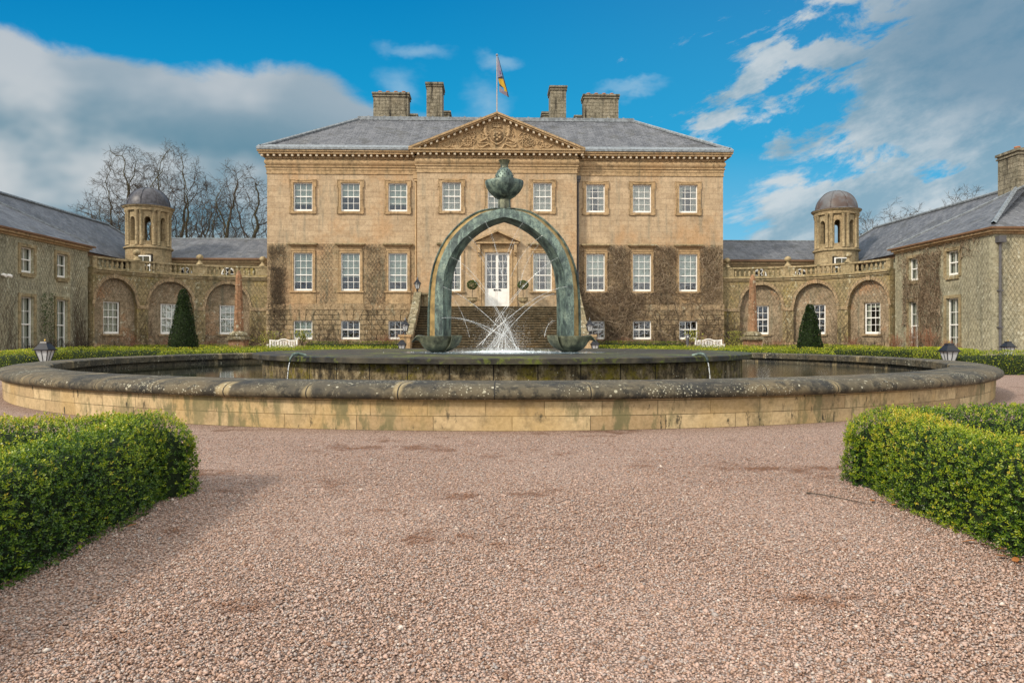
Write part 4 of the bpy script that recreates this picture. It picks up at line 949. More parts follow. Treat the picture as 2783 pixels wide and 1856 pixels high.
# window surrounds
def eared(m,P,u,z,w,h,a=.19,e=.06,eh=.3,d=.07):
    x0,x1,z0,z1=u-w/2,u+w/2,z,z+h
    m.wbox(P,x0-a,x0,z0,z1,0,d); m.wbox(P,x1,x1+a,z0,z1,0,d); m.wbox(P,x0-a-e,x1+a+e,z1,z1+a,0,d); m.wbox(P,x0-a-e,x1+a+e,z0-a*.9,z0,0,d)
    for xx in (x0-a-e,x1+a): m.wbox(P,xx,xx+e,z1-eh,z1,0,d); m.wbox(P,xx,xx+e,z0,z0+eh,0,d)
    # raised outer fillet
    f=.035;D=d+.03
    m.wbox(P,x0-a,x0-a+f,z0+eh,z1-eh,d,D); m.wbox(P,x1+a-f,x1+a,z0+eh,z1-eh,d,D)
    for s_,xx in ((-1,x0-a-e),(1,x1+a+e-f)):
        m.wbox(P,xx,xx+f,z1-eh,z1+a,d,D); m.wbox(P,xx,xx+f,z0-a*.9,z0+eh,d,D)
    for zz in (z1+a-f,): m.wbox(P,x0-a-e,x0+.12,zz,zz+f,d,D); m.wbox(P,x1-.12,x1+a+e,zz,zz+f,d,D); m.wbox(P,x0+.12,x1-.12,zz-.05,zz-.05+f,d,D)
    m.wbox(P,x0-a-e,x0+.12,z0-a*.9,z0-a*.9+f,d,D); m.wbox(P,x1-.12,x1+a+e,z0-a*.9,z0-a*.9+f,d,D); m.wbox(P,x0+.12,x1-.12,z0-a*.9+.05,z0-a*.9+.05+f,d,D)
def hooded(m,hm,P,u,z,w,h,apron=True):
    x0,x1,z0,z1=u-w/2,u+w/2,z,z+h; a=.14
    m.wbox(P,x0-a,x0,z0,z1,0,.06); m.wbox(P,x1,x1+a,z0,z1,0,.06); m.wbox(P,x0-a,x1+a,z1,z1+a,0,.06)
    m.wbox(P,x0-a-.03,x0-a,z0,z1+a+.03,0,.09); m.wbox(P,x1+a,x1+a+.03,z0,z1+a+.03,0,.09); m.wbox(P,x0-a,x1+a,z1+a,z1+a+.03,0,.09)
    m.wbox(P,x0-a,x1+a,z1+a+.03,z1+a+.25,0,.05); m.wbox(P,x0-a-.05,x1+a+.05,z1+a+.25,z1+a+.31,0,.12)
    m.wbox(P,x0-a-.12,x1+a+.12,z1+a+.31,z1+a+.37,0,.22)
    hm.wbox(P,x0-a-.2,x1+a+.2,z1+a+.37,z1+a+.46,0,.30)
    m.wbox(P,x0-a-.12,x1+a+.12,z0-.11,z0,0,.13)
    if apron: m.wbox(P,x0-a-.08,x1+a+.08,3.26,z0-.11,0,.045)
for s in (-1,1):
    for i,x in enumerate(WX):
        m=MB(); eared(m,Pf,s*x,upw[2],upw[0],upw[1]); build(m,'window_surround',M['trim'],H)
        m=MB(); hm=MB(); hooded(m,hm,Pf,s*x,loww[2],loww[0],loww[1]); sr=build(m,'window_surround',M['trim'],H); build(hm,'hood',M['mossy_trim'],sr)
        add_window(H,Pf,s*x,upw[2],1.21,1.83,3,4,('blindhi' if i==1 else 'blind') if s<0 else ('curtain' if i!=1 else 'net'),-.08)
        add_window(H,Pf,s*x,loww[2],1.21,2.44,3,5,('blind','blindmid','blind')[i] if s<0 else ('blindmid','blind','blind')[i],-.08)
        add_window(H,Pf,s*x,basw[2],1.2,1.2,3,2,'full' if (s<0 and i==2) else 'none',-.04)
for s in (-1,0,1):
    m=MB(); eared(m,Pc,s*CX,9.12,1.2,1.83); build(m,'window_surround',M['trim'],H); add_window(H,Pc,s*CX,9.12,1.2,1.83,3,4,'net',-.08)
for s in (-1,1):
    m=MB(); hm=MB(); hooded(m,hm,Pc,s*CX,4.02,1.2,2.44,False); sr=build(m,'window_surround',M['trim'],H); build(hm,'hood',M['mossy_trim'],sr); add_window(H,Pc,s*CX,4.02,1.2,2.44,3,5,'curtain',-.08)
# door and doorcase
m=MB()
for s in (-1,1):
    m.wbox(Pc,*sorted((s*.79,s*.98)),3.06,6.5,0,.09); m.wbox(Pc,*sorted((s*1.02,s*1.28)),3.06,6.62,0,.06); m.wbox(Pc,*sorted((s*1.0,s*1.3)),3.06,3.3,.06,.12)
    m.wbox(Pc,*sorted((s*1.07,s*1.25)),6.45,7.0,.06,.28); m.wbox(Pc,*sorted((s*1.09,s*1.23)),6.3,6.45,.06,.18)
m.wbox(Pc,-.98,.98,6.5,6.68,0,.09); m.wbox(Pc,-1.02,1.02,6.68,7.02,0,.05); m.wbox(Pc,-1.36,1.36,7.02,7.12,0,.34); 
m.prism([(-1.4,7.12),(1.4,7.12),(0,7.78)],Pc,0,.06)
for s in (-1,1):
    p=[(s*1.46,7.12),(s*1.46,7.22),(0,7.90),(0,7.77)]; m.prism(p if s<0 else p[::-1],Pc,0,.40)
build(m,'doorcase',M['trim'],H)
dr=MB(); dp=-.1
def dbox(u0,u1,z0,z1,d0,d1): dr.wbox(Pc,u0,u1,z0,z1,dp+d0,dp+d1)
dbox(-.78,-.72,3.06,6.5,-.05,.02); dbox(.72,.78,3.06,6.5,-.05,.02); dbox(-.72,.72,6.44,6.5,-.05,.02)
for s in (-1,1):
    a,b=sorted((s*.006,s*.72)); dbox(a,b,3.06,4.20,-.05,0); dbox(a,a+.075,4.20,6.44,-.05,0); dbox(b-.075,b,4.20,6.44,-.05,0); dbox(a+.075,b-.075,6.36,6.44,-.05,0)
    dbox(a+.10,b-.10,3.25,4.02,0,.012)
    mid=(a+b)/2; dbox(mid-.014,mid+.014,4.2,6.36,-.04,-.008)
    for k in range(1,5): z=4.2+2.16*k/5; dbox(a+.075,b-.075,z-.014,z+.014,-.041,-.009)
door=build(dr,'door',M['white'],H)
m=MB(); m.face([Pc(-.71,4.2,dp-.03),Pc(.71,4.2,dp-.03),Pc(.71,6.37,dp-.03),Pc(-.71,6.37,dp-.03)]); build(m,'pane',M['glass'],door)
m=MB()
for s in (-1,1): m.sphere(Pc(s*.06,4.12,dp+.05),.035,8,6); m.box(s*.17-.05,s*.17+.05,CY-dp-.06,CY-dp-.02,4.06,4.15)
build(m,'handle',M['blackiron'],door,smooth='all')
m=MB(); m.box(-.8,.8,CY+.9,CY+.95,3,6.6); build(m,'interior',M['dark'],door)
# downpipes on the house
for s,x,dd in ((-1,-5.22,.09),(1,5.24,.09)):
    m=MB(); m.tube([(x,HY-dd,11.35),(x,HY-dd,3.3)],.055,8)
    for z in (5,6.6,8.3,9.9): m.tube([(x,HY-dd,z),(x,HY-dd,z+.08)],.075,8,cap=True)
    m.box(x-.16,x+.16,HY-.26,HY-.01,11.25,11.5); m.box(x-.1,x+.1,HY-.22,HY-.01,11.1,11.25)
    build(m,'downpipe',M['pipe'] if s<0 else M['pipegrey'],H,smooth=False)
# trellis on the flanks
tops=[(s*x-.95,s*x+.95,3.2,7.3) for s in (-1,1) for x in WX]
for s in (-1,1):
    m=MB(); a,b=sorted((s*(HW-.05),s*(CWd+.15))); trellis(m,Pf,a,b,3.28,7.08,tops,.22,.0065,.03)
    trellis(m,Pf,a,b,.3,2.8,[(s*x-.62,s*x+.62,.9,2.2) for x in WX],.44,.006,.1); build(m,'trellis',M['wire'],H)
# flag pole and flag
r=thing('flagpole',(0,47.2,14.7),'slim pale flagpole rising behind the apex of the pediment','flagpole')
m=MB(); m.tube([(0,47.2,14.6),(0,47.2,19.75)],.035,8,r2=.025,cap=True); build(m,'pole',M['pipe'],r); m=MB(); m.sphere((0,47.2,19.8),.08,8,6); build(m,'truck',M['lead'],r)
fr=thing('flag',(.06,47.2,19.6),'limp grey, yellow and dark banner hanging in a narrow triangle from the flagpole','flag')
# cloth hangs nearly vertical: long edge slopes away to the right
s_=1/7.84/1.18375*.0289
def FQ(x,y): return ((x-255)*s_,19.72-(y-140)*s_)
def fpoly(name,pts,mt,dep=0):
    m=MB(); P3=[(FQ(*p)[0]+.05,47.2-.03+.03*math.sin(p[1]*.02)+dep,FQ(*p)[1]) for p in pts]; B3=[(a,b+.02,c) for a,b,c in P3]; m.face(P3); m.face(B3[::-1]); n=len(P3)
    for i in range(n): m.face([P3[i],B3[i],B3[(i+1)%n],P3[(i+1)%n]])
    build(m,name,mt,fr)
FG=plain('flag_grey',(.17,.16,.22),.8); FY=plain('flag_yellow',(.40,.25,.02),.8); FD=plain('flag_dark',(.03,.03,.04),.8); FP=plain('flag_purple',(.10,.06,.16),.8)
fpoly('grey_field',[(255,150),(352,570),(262,600),(250,400)],FG); fpoly('dark_band',[(262,600),(352,570),(368,625),(264,625)],FD,.001)
fpoly('yellow_field',[(264,625),(368,625),(455,910),(395,890),(380,820),(290,720)],FY); fpoly('dark_stripe',[(290,720),(380,800),(392,830),(290,775)],FD,-.001)
fpoly('lower_field',[(290,775),(395,890),(455,910),(465,1000),(290,905)],FG); fpoly('fringe',[(258,145),(272,170),(498,1015),(465,1000)],FD,-.002); fpoly('emblem',[(285,400),(318,420),(322,520),(300,530)],FP,-.02)

# ------------------------------------------------------------------ entrance stairs
S=thing('entrance_stairs',(0,41,0),'broad flight of dark mossy stone steps climbing to the white front door','stairs')
m=MB(); n=20; y0,y1=38.4,44.0; zt=3.0
for i in range(n):
    z=zt*(i+1)/n; y=y0+(y1-y0)*i/(n-1)*.985; yn=y0+(y1-y0)*(i+1)/(n-1)*.985
    m.box(-4.72,4.72,y,yn+.01 if i<n-1 else CY-.01,z-zt/n if i else -.05,z-.05); m.cur=1; m.box(-4.74,4.74,y-.035,yn-.035 if i<n-1 else CY-.011,z-.05,z); m.cur=0
build(m,'steps',[M['steps'],M['nosing']],S)
m=MB(); m.box(-4.72,4.72,y0+.3,CY-.02,-.05,.1)
for s in (-1,1):
    # sloping parapet with curved profile, pier at the foot and scroll at the head
    poly=[]
    for k in range(13):
        tt=k/12; y=38.9+5.0*tt; z=1.12+2.75*(tt**1.25)+(.12*math.sin(PI*tt)); poly.append((y,z))
    xa,xb=sorted((s*4.74,s*5.06)); 
    for i in range(12):
        (ya,za),(yb_,zb)=poly[i],poly[i+1]
        m.hexa([(xa,ya,0),(xb,ya,0),(xb,yb_,0),(xa,yb_,0),(xa,ya,za-.16),(xb,ya,za-.16),(xb,yb_,zb-.16),(xa,yb_,zb-.16)])
build(m,'flank_wall',M['lower'],S)
for s in (-1,1):
    m=MB(); xa,xb=sorted((s*4.68,s*5.12))
    for i in range(12):
        (ya,za),(yb_,zb)=poly[i],poly[i+1]; m.hexa([(xa,ya,za-.16),(xb,ya,za-.16),(xb,yb_,zb-.16),(xa,yb_,zb-.16),(xa,ya,za),(xb,ya,za),(xb,yb_,zb),(xa,yb_,zb)])
    m.box(xa,xb,43.9,CY-.02,3.72,3.87); m.box(*sorted((s*4.74,s*5.06)),43.9,CY-.02,0,3.72)
    build(m,'parapet',M['lichenstone'],S)
    m=MB(); m.box(*sorted((s*4.72,s*5.28)),38.3,38.9,0,1.1); m.box(*sorted((s*4.66,s*5.34)),38.24,38.96,1.1,1.22); build(m,'pier',M['trim'],S)
    m=MB(); 
    m.tube([(s*4.5,44.6,z) for z in (3.02,3.7)],[.1,.16],8); m.box(*sorted((s*4.3,s*4.72)),44.35,44.95,3.72,3.84); build(m,'newel',M['mossy_trim'],S)

# ------------------------------------------------------------------ lanterns
def lantern(loc,scale,label,group,post=0.0,cat='lantern',name='lantern'):
    r=thing(name,loc,label,cat,group); x,y,z=loc; k=scale
    m=MB()
    if post>0: m.tube([(x,y,z),(x,y,z+post)],.045,8,cap=True); m.lathe([(.09,0),(.09,.03),(.05,.06)],(x,y,z),10)
    else: m.tube([(x,y,z),(x,y,z+.18*k)],.03*k,6); m.lathe([(.09*k,0),(.06*k,.05*k),(.03*k,.08*k)],(x,y,z),8)
    for a in range(4): c,s_=math.cos(PI/4+a*PI/2),math.sin(PI/4+a*PI/2); zb=z+post; m.tube([(x,y,zb+.10*k),(x+c*.07*k,y+s_*.07*k,zb+.13*k),(x+c*.09*k,y+s_*.09*k,zb+.2*k)],.009*k,4)
    build(m,'post',M['blackiron'],r)
    zb=z+post+.2*k
    def fr4(z0,w0,z1,w1,mb):
        a=[(x-w0,y-w0,z0),(x+w0,y-w0,z0),(x+w0,y+w0,z0),(x-w0,y+w0,z0),(x-w1,y-w1,z1),(x+w1,y-w1,z1),(x+w1,y+w1,z1),(x-w1,y+w1,z1)]; mb.hexa(a)
    m=MB(); fr4(zb,.09*k,zb+.30*k,.165*k,m); build(m,'glass',M['frost'],r)
    m=MB()
    for sx in (-1,1):
        for sy in (-1,1): m.tube([(x+sx*.095*k,y+sy*.095*k,zb),(x+sx*.17*k,y+sy*.17*k,zb+.30*k)],.012*k,4)
    for sx,sy in ((1,0),(-1,0),(0,1),(0,-1)): m.tube([(x+sx*.095*k,y+sy*.095*k,zb),(x+sx*.17*k,y+sy*.17*k,zb+.30*k)],.010*k,4)
    fr4(zb-.015*k,.1*k,zb,.1*k,m); build(m,'lamp_frame',M['blackiron'],r)
    m=MB(); fr4(zb+.30*k,.215*k,zb+.33*k,.215*k,m); fr4(zb+.33*k,.20*k,zb+.50*k,.085*k,m); fr4(zb+.50*k,.095*k,zb+.54*k,.08*k,m); build(m,'cap',M['blackiron'],r)
    m=MB(); m.sphere((x,y,zb+.57*k),.03*k,6,5); m.tube([(x,y,zb+.58*k),(x,y,zb+.64*k)],.012*k,5,r2=.002); build(m,'finial',M['gold'],r)
    return r
kk=.98
gl_='low post lanterns around the pool and beds'
lantern((-12.34,19.5,0),kk,'large black post lantern behind the left end of the pool coping',gl_,.22,name='post_lantern')
lantern((12.45,19.5,0),kk,'large black post lantern behind the right end of the pool coping',gl_,.17,name='post_lantern')
lantern((20.4,28.0,0),kk,'black post lantern beyond the clipped hedge at the far right',gl_,.18,name='post_lantern')
lantern((-4.6,34,0),kk,'black lantern top showing at the left bronze basin beak',gl_,.22,name='post_lantern')
lantern((4.62,34,0),kk,'black lantern top showing behind the right bronze basin beak',gl_,.22,name='post_lantern')
def slantern(loc,label):
    r=lantern(loc,1.0,label,'lanterns on the stair parapets',0,name='stair_lantern')
    for c in list(r.children):
        if c.name.startswith('cap'):
            m=MB(); x,y,z=loc; zb=z+.5; m.lathe([(.25,0),(.24,.03),(.12,.16),(.07,.20),(.06,.30),(.03,.38),(.004,.46)],(x,y,zb),8)
            me=c.data; o=build(m,'hood',M['blackiron'],r)
    return r
slantern((-5.0,38.6,1.22),'black lantern on the lower left stair pier')
slantern((5.0,38.6,1.22),'black lantern on the lower right stair pier')
slantern((-4.93,44.1,3.88),'black lantern at the head of the left stair parapet')
# slim bollard at the right bench
r=thing('bollard_light',(11.3,42.0,0),'slim dark bollard light left of the right white bench','bollard'); m=MB(); m.lathe([(.12,0),(.12,.04),(.09,.06),(.09,1.0),(.11,1.02),(.11,1.2),(.07,1.27),(.01,1.3)],(11.3,42,0),12); b_=build(m,'post',M['pipegrey'],r,smooth=True)
m=MB(); m.lathe([(.095,1.06),(.095,1.16)],(11.3,41.98,0),12); build(m,'glass',M['frost'],r)

# ------------------------------------------------------------------ bay trees in urns at the door
for s in (-1,1):
    x=-1.55 if s<0 else 1.62; y=44.45; z=3.0
    r=thing('stone_urn',(x,y,z),'gadrooned stone urn %s of the front door'%('left' if s<0 else 'right'),'urn','stone urns by the front door')
    m=MB(); m.lathe([(.2,0),(.2,.12),(.14,.14),(.1,.2),(.14,.24),(.26,.32),(.3,.42),(.28,.5),(.33,.53),(.33,.57),(.27,.57),(.25,.5)],(x,y,z),24,rfun=lambda q_,zz,a,i:q_*(1+(.05*math.cos(12*a) if 4<i<8 else 0)))
    m.lathe([(.01,.52),(.26,.52)],(x,y,z),12); build(m,'bowl',M['mossy_trim'],r,smooth=True)
    t_=thing('bay_tree',(x,y,z+.5),'round-headed bay tree on a thin stem growing in the urn %s of the door'%('left' if s<0 else 'right'),'tree','clipped bay trees by the front door')
    m=MB(); m.tube([(x,y,z+.5),(x,y,z+1.2)],.022,6); build(m,'trunk',M['bark'],t_)
    N2=1500; v=RNG.normal(0,1,(N2,3)); v/=np.linalg.norm(v,axis=1,keepdims=True); P=np.array([x,y,z+1.35])+v*(np.array([.32,.32,.27]))*(1-RNG.exponential(.1,(N2,1)))
    leafmesh('crown',P,v,.07,M['bay'],t_,off=tree_off(t_))

# ------------------------------------------------------------------ benches
def bench(x,y,label):
    r=thing('garden_bench',(x,y,0),label,'bench','white garden benches'); w=1.62
    m=MB(); 
    for k in range(4): m.box(x-w/2,x+w/2,y-.25+k*.125,y-.14+k*.125,.42,.445)
    m.box(x-w/2,x+w/2,y-.28,y-.25,.36,.44); build(m,'seat',M['white'],r)
    for sx in (-1,1):
        for yy,hh in ((y-.27,.62),(y+.22,.95)):
            m=MB(); m.box(x+sx*(w/2)-.03,x+sx*(w/2)+.03,yy,yy+.06,0,hh); build(m,'leg',M['white'],r)
        m=MB(); m.box(x+sx*(w/2)-.035,x+sx*(w/2)+.035,y-.3,y+.28,.62,.66); build(m,'armrest',M['white'],r)
    m=MB(); yb_=y+.235
    # crested top rail
    n=24
    for i in range(n):
        def top(k): q_=k/n*2-1; return .90+.10*max(0,math.cos(q_*PI*1.05))**1.3*(abs(q_)<.5)+.035*abs(q_)**3
        a,b=x-w/2+w*i/n,x-w/2+w*(i+1)/n; za,zb=top(i),top(i+1); m.hexa([(a,yb_,za-.06),(b,yb_,zb-.06),(b,yb_+.03,zb-.06),(a,yb_+.03,za-.06),(a,yb_,za),(b,yb_,zb),(b,yb_+.03,zb),(a,yb_+.03,za)])
    m.box(x-w/2,x+w/2,yb_,yb_+.03,.5,.55)
    for k in range(17): xx=x-w/2+.05+(w-.1)*k/16; m.box(xx-.016,xx+.016,yb_+.005,yb_+.025,.55,.87)
    for c in (-.5,0,.5):
        for k in range(12):
            a0_,a1_=2*PI*k/12,2*PI*(k+1)/12; m.tube([(x+c+.17*math.cos(a0_),yb_-.004,.72+.16*math.sin(a0_)),(x+c+.17*math.cos(a1_),yb_-.004,.72+.16*math.sin(a1_))],.014,4)
    build(m,'backrest',M['white'],r)
bench(-12.95,43.2,'white crested garden bench beside the leafy planter left of the steps')
bench(13.0,43.2,'white crested garden bench right of the steps by the yellow bush')

# ------------------------------------------------------------------ obelisks
def obelisk(x,y,htop,label,white):
    r=thing('obelisk',(x,y,0),label,'obelisk','sandstone obelisks')
    m=MB(); m.box(x-.42,x+.42,y-.42,y+.42,0,.95); m.box(x-.5,x+.5,y-.5,y+.5,0,.15); build(m,'pedestal',M['obelisk'],r)
    m=MB(); m.box(x-.55,x+.55,y-.55,y+.55,.95,1.05); m.box(x-.46,x+.46,y-.46,y+.46,1.05,1.13); m.lathe([(.42,1.13),(.5,1.2),(.48,1.3),(.36,1.36),(.34,1.42)],(x,y,0),20,rfun=lambda q_,z,a,i:q_*(1+.03*math.cos(10*a))); build(m,'base_moulding',M['lichenstone'],r)
    m=MB(); n=8; a0_=PI/8
    m.lathe([(.285,1.42),(.17,htop-.28),(.10,htop-.08),(.02,htop)],(x,y,0),8,a0=0); build(m,'shaft',M['obelisk'],r)
obelisk(-14.42,40,4.8,'red sandstone obelisk on a mossy pedestal right of the left yew cone',0)
obelisk(14.47,40,4.65,'lichened sandstone obelisk on a pedestal left of the right yew cone',1)

# ------------------------------------------------------------------ quadrant arcades
for s in (-1,1):
    P=quad(s); side='left' if s<0 else 'right'
    q0,q1=0.0,10.45
    A=thing('arcade_wing',(s*19,44,0),'curved stone arcade with balustrade and ball finials on the %s of the house'%side,'building','curved arcades flanking the house')
    # arch centres as arc length
    ac=[2.45,5.75,9.05] ; ar=1.32
    spring=2.95; ztop=5.05
    fm=MB(); bm_=MB(); avm={c:MB() for c in ac}; avs=[(avm[c],'archivolt') for c in ac]
    def ah(u,c): return spring+math.sqrt(max(0,ar*ar-(u-c)**2))*1.18
    us=[q0]
    for c in ac:
        us+= [c-ar+2*ar*k/16 for k in range(17)]
    us.append(q1); us=sorted(us)
    for a,b in zip(us[:-1],us[1:]):
        if b-a<1e-6: continue
        mid=(a+b)/2; c=next((c for c in ac if abs(mid-c)<ar),None)
        if c is None:
            n=max(1,int((b-a)/.4))
            for i in range(n):
                p,q2=a+(b-a)*i/n,a+(b-a)*(i+1)/n; fm.face([P(p,0,0),P(q2,0,0),P(q2,ztop,0),P(p,ztop,0)],[(p,0),(q2,0),(q2,ztop),(p,ztop)])
        else:
            ha,hb=ah(a,c),ah(b,c); fm.face([P(a,ha,0),P(b,hb,0),P(b,ztop,0),P(a,ztop,0)],[(a,ha),(b,hb),(b,ztop),(a,ztop)])
            fm.face([P(a,ha,-.32),P(b,hb,-.32),P(b,hb,0),P(a,ha,0)])
            # archivolt
            k=1.13
            def o(u): t_=(u-c)/ar; ang=math.acos(max(-1,min(1,t_))); return (c+ar*k*math.cos(ang),spring+ar*1.18*k*math.sin(ang))
            (ua,za),(ub,zb)=o(a),o(b); sm_=avm[c]; sm_.face([P(a,ha,.04),P(b,hb,.04),P(ub,zb,.04),P(ua,za,.04)]); sm_.face([P(ua,za,.04),P(ub,zb,.04),P(ub,zb,0),P(ua,za,0)]); sm_.face([P(a,ha,0),P(b,hb,0),P(b,hb,.04),P(a,ha,.04)])
    mo=[build(x_,n_,M['lower'],A) for x_,n_ in avs]
    for c in ac:
        for e in (-1,1): fm.face([P(c+e*ar,0,0),P(c+e*ar,0,-.32),P(c+e*ar,spring,-.32),P(c+e*ar,spring,0)],[(0,0),(.3,0),(.3,spring),(0,spring)])
        ww=1.0; wall(bm_,P,c-ar,c+ar,0,spring+ar*1.3,[(c-ww/2,c+ww/2,1.28,3.15)],.15,-.32,.3)
        sm_=MB(); sm_.wbox(P,c-.62,c+.62,1.16,1.28,-.32,-.2); build(sm_,'sill',M['lower'],A); sm_=MB(); sm_.wbox(P,c-.14,c+.14,spring+ar*1.18-.02,spring+ar*1.18+.3,.041,.09); build(sm_,'keystone',M['lower'],A)
        add_window(A,P,c,1.28,ww,1.87,3,4,'net' if s<0 else ('none' if c<8 else 'curtain'),-.40)
    fm.face([P(q1,0,0),P(q1,0,-2),P(q1,ztop,-2),P(q1,ztop,0)])
    build(fm,'front_wall',M['arcade'],A); build(bm_,'niche_wall',M['niche'],A)
    prs=[(q0,ac[0]-ar)]+[(ac[i]+ar,ac[i+1]-ar) for i in range(2)]+[(ac[2]+ar,q1)]
    for a,b in prs: sm_=MB(); sm_.wbox(P,a,b,2.78,2.98,0,.06,.4); build(sm_,'impost',M['lower'],A)
    cm=MB(); cm.wbox(P,q0,q1,0,.75,0,.05,.4); build(cm,'base_course',M['lower'],A)
    cm=MB()
    cm.wbox(P,q0,q1,4.70,4.78,0,.06,.4); cm.wbox(P,q0,q1,4.78,4.9,0,.14,.4); cm.wbox(P,q0,q1,4.9,4.98,-.1,.22,.4)
    build(cm,'cornice',M['mossy_trim'],A)
    cm=MB(); cm.wbox(P,q0,q1,4.98,5.08,-.30,-.02,.4); cm.wbox(P,q0,q1,5.55,5.66,-.32,.02,.4)
    dies=[(0,.75),(3.65,4.5),(7.25,8.1),(10.15,10.45)]
    for a,b in dies: cm.wbox(P,a,b,5.08,5.55,-.27,-.03,.4)
    build(cm,'balustrade_rail',M['mossy_trim'],A)
    bmb=MB(); bmb.lathe([(.055,0),(.075,.03),(.05,.07),(.085,.16),(.095,.22),(.07,.32),(.045,.40),(.07,.43),(.07,.47)],(0,0,0),8)
    bme=build(bmb,'baluster',M['mossy_trim'],A,smooth='all',world=False); first=True
    for (a,b),(c,d_) in zip(dies[:-1],dies[1:]):
        n=int((c-b)/.27)
        for k in range(n):
            u=b+(c-b)*(k+.5)/n; o_=bme if first else bme.copy()
            if not first: COL.objects.link(o_)
            first=False; o_.location=Vector(P(u,5.08,-.15))-A.location
    for u in (.35,4.07,7.67):
        fm=MB(); p=P(u,5.66,-.15); fm.lathe([(.24,0),(.22,.04),(.10,.2),(.07,.28),(.1,.31),(.17,.36),(.21,.44),(.21,.5),(.17,.58),(.09,.64),(.01,.66)],p,14); build(fm,'ball_finial',M['mossy_trim'],A,smooth='all')
    # roof terrace and the low attic wall behind
    tm=MB()
    for k in range(20):
        a,b=q0+(q1-q0)*k/20,q0+(q1-q0)*(k+1)/20; tm.face([P(a,5.0,-.1),P(b,5.0,-.1),P(b,5.0,-3.2),P(a,5.0,-3.2)])
    build(tm,'terrace',M['lead'],A)
    tm=MB(); trellis(tm,P,.1,q1,.2,4.6,[(c-.55,c+.55,1.1,3.3) for c in ac]+[(c-ar,c+ar,0,2.9) for c in ac],.22,.0065,.05)
    build(tm,'trellis',M['wire'],A)
    # corridor range behind
    C_=thing('rear_range',(s*19,50,0),'low slate-roofed range with round windows behind the %s arcade balustrade'%side,'building','low ranges behind the arcades')
    fy=48.6; Pr=flat((0,fy),(1,0),(0,-1)); a,b=sorted((s*14.74,s*24.5))
    rw=MB(); wall(rw,Pr,a,b,0,6.3,[]); rw.face([(s*24.5,fy,0),(s*24.5,fy+5,0),(s*24.5,fy+5,6.3),(s*24.5,fy,6.3)]); build(rw,'wall',M['arcade'],C_)
    rc=MB(); rc.wbox(Pr,a,b,5.95,6.1,0,.1); rc.wbox(Pr,a,b,6.1,6.28,0,.25); build(rc,'cornice',M['trim'],C_)
    gt=MB(); gt.wbox(Pr,a,b,6.28,6.40,.1,.42); build(gt,'gutter',M['rustgutter'],C_)
    rf=MB(); X0,X1=a,b; rf.face([(X0,fy-.38,6.38),(X1,fy-.38,6.38),(X1,51.8,8.15),(X0,51.8,8.15)],[(X0,0),(X1,0),(X1,3.8),(X0,3.8)]); rf.face([(X0,51.8,8.15),(X1,51.8,8.15),(X1,55.5,6.3),(X0,55.5,6.3)],[(X0,3.8),(X1,3.8),(X1,0),(X0,0)])
    build(rf,'roof',M['slate'],C_); rg2=MB(); rg2.tube([(X0,51.8,8.16),(X1,51.8,8.16)],.07,6); build(rg2,'ridge_flashing',M['lead'],C_)
    for ux in (18.15,21.0):
        x=s*ux; wm=MB(); cz_=5.35
        for k in range(20):
            a0_,a1_=2*PI*k/20,2*PI*(k+1)/20; wm.tube([(x+.42*math.cos(a0_),fy-.03,cz_+.42*math.sin(a0_)),(x+.42*math.cos(a1_),fy-.03,cz_+.42*math.sin(a1_))],.045,5)
        for k in range(6): a0_=PI*k/3; wm.tube([(x+.13*math.cos(a0_),fy-.035,cz_+.13*math.sin(a0_)),(x+.42*math.cos(a0_),fy-.035,cz_+.42*math.sin(a0_))],.022,4)
        for k in range(10): a0_,a1_=2*PI*k/10,2*PI*(k+1)/10; wm.tube([(x+.13*math.cos(a0_),fy-.035,cz_+.13*math.sin(a0_)),(x+.13*math.cos(a1_),fy-.035,cz_+.13*math.sin(a1_))],.022,4)
        w_=build(wm,'round_window',M['white'],C_); pm=MB(); pm.tube([(x,fy-.012,cz_),(x,fy-.008,cz_)],.41,20,cap=True); build(pm,'pane',M['dark'],w_)
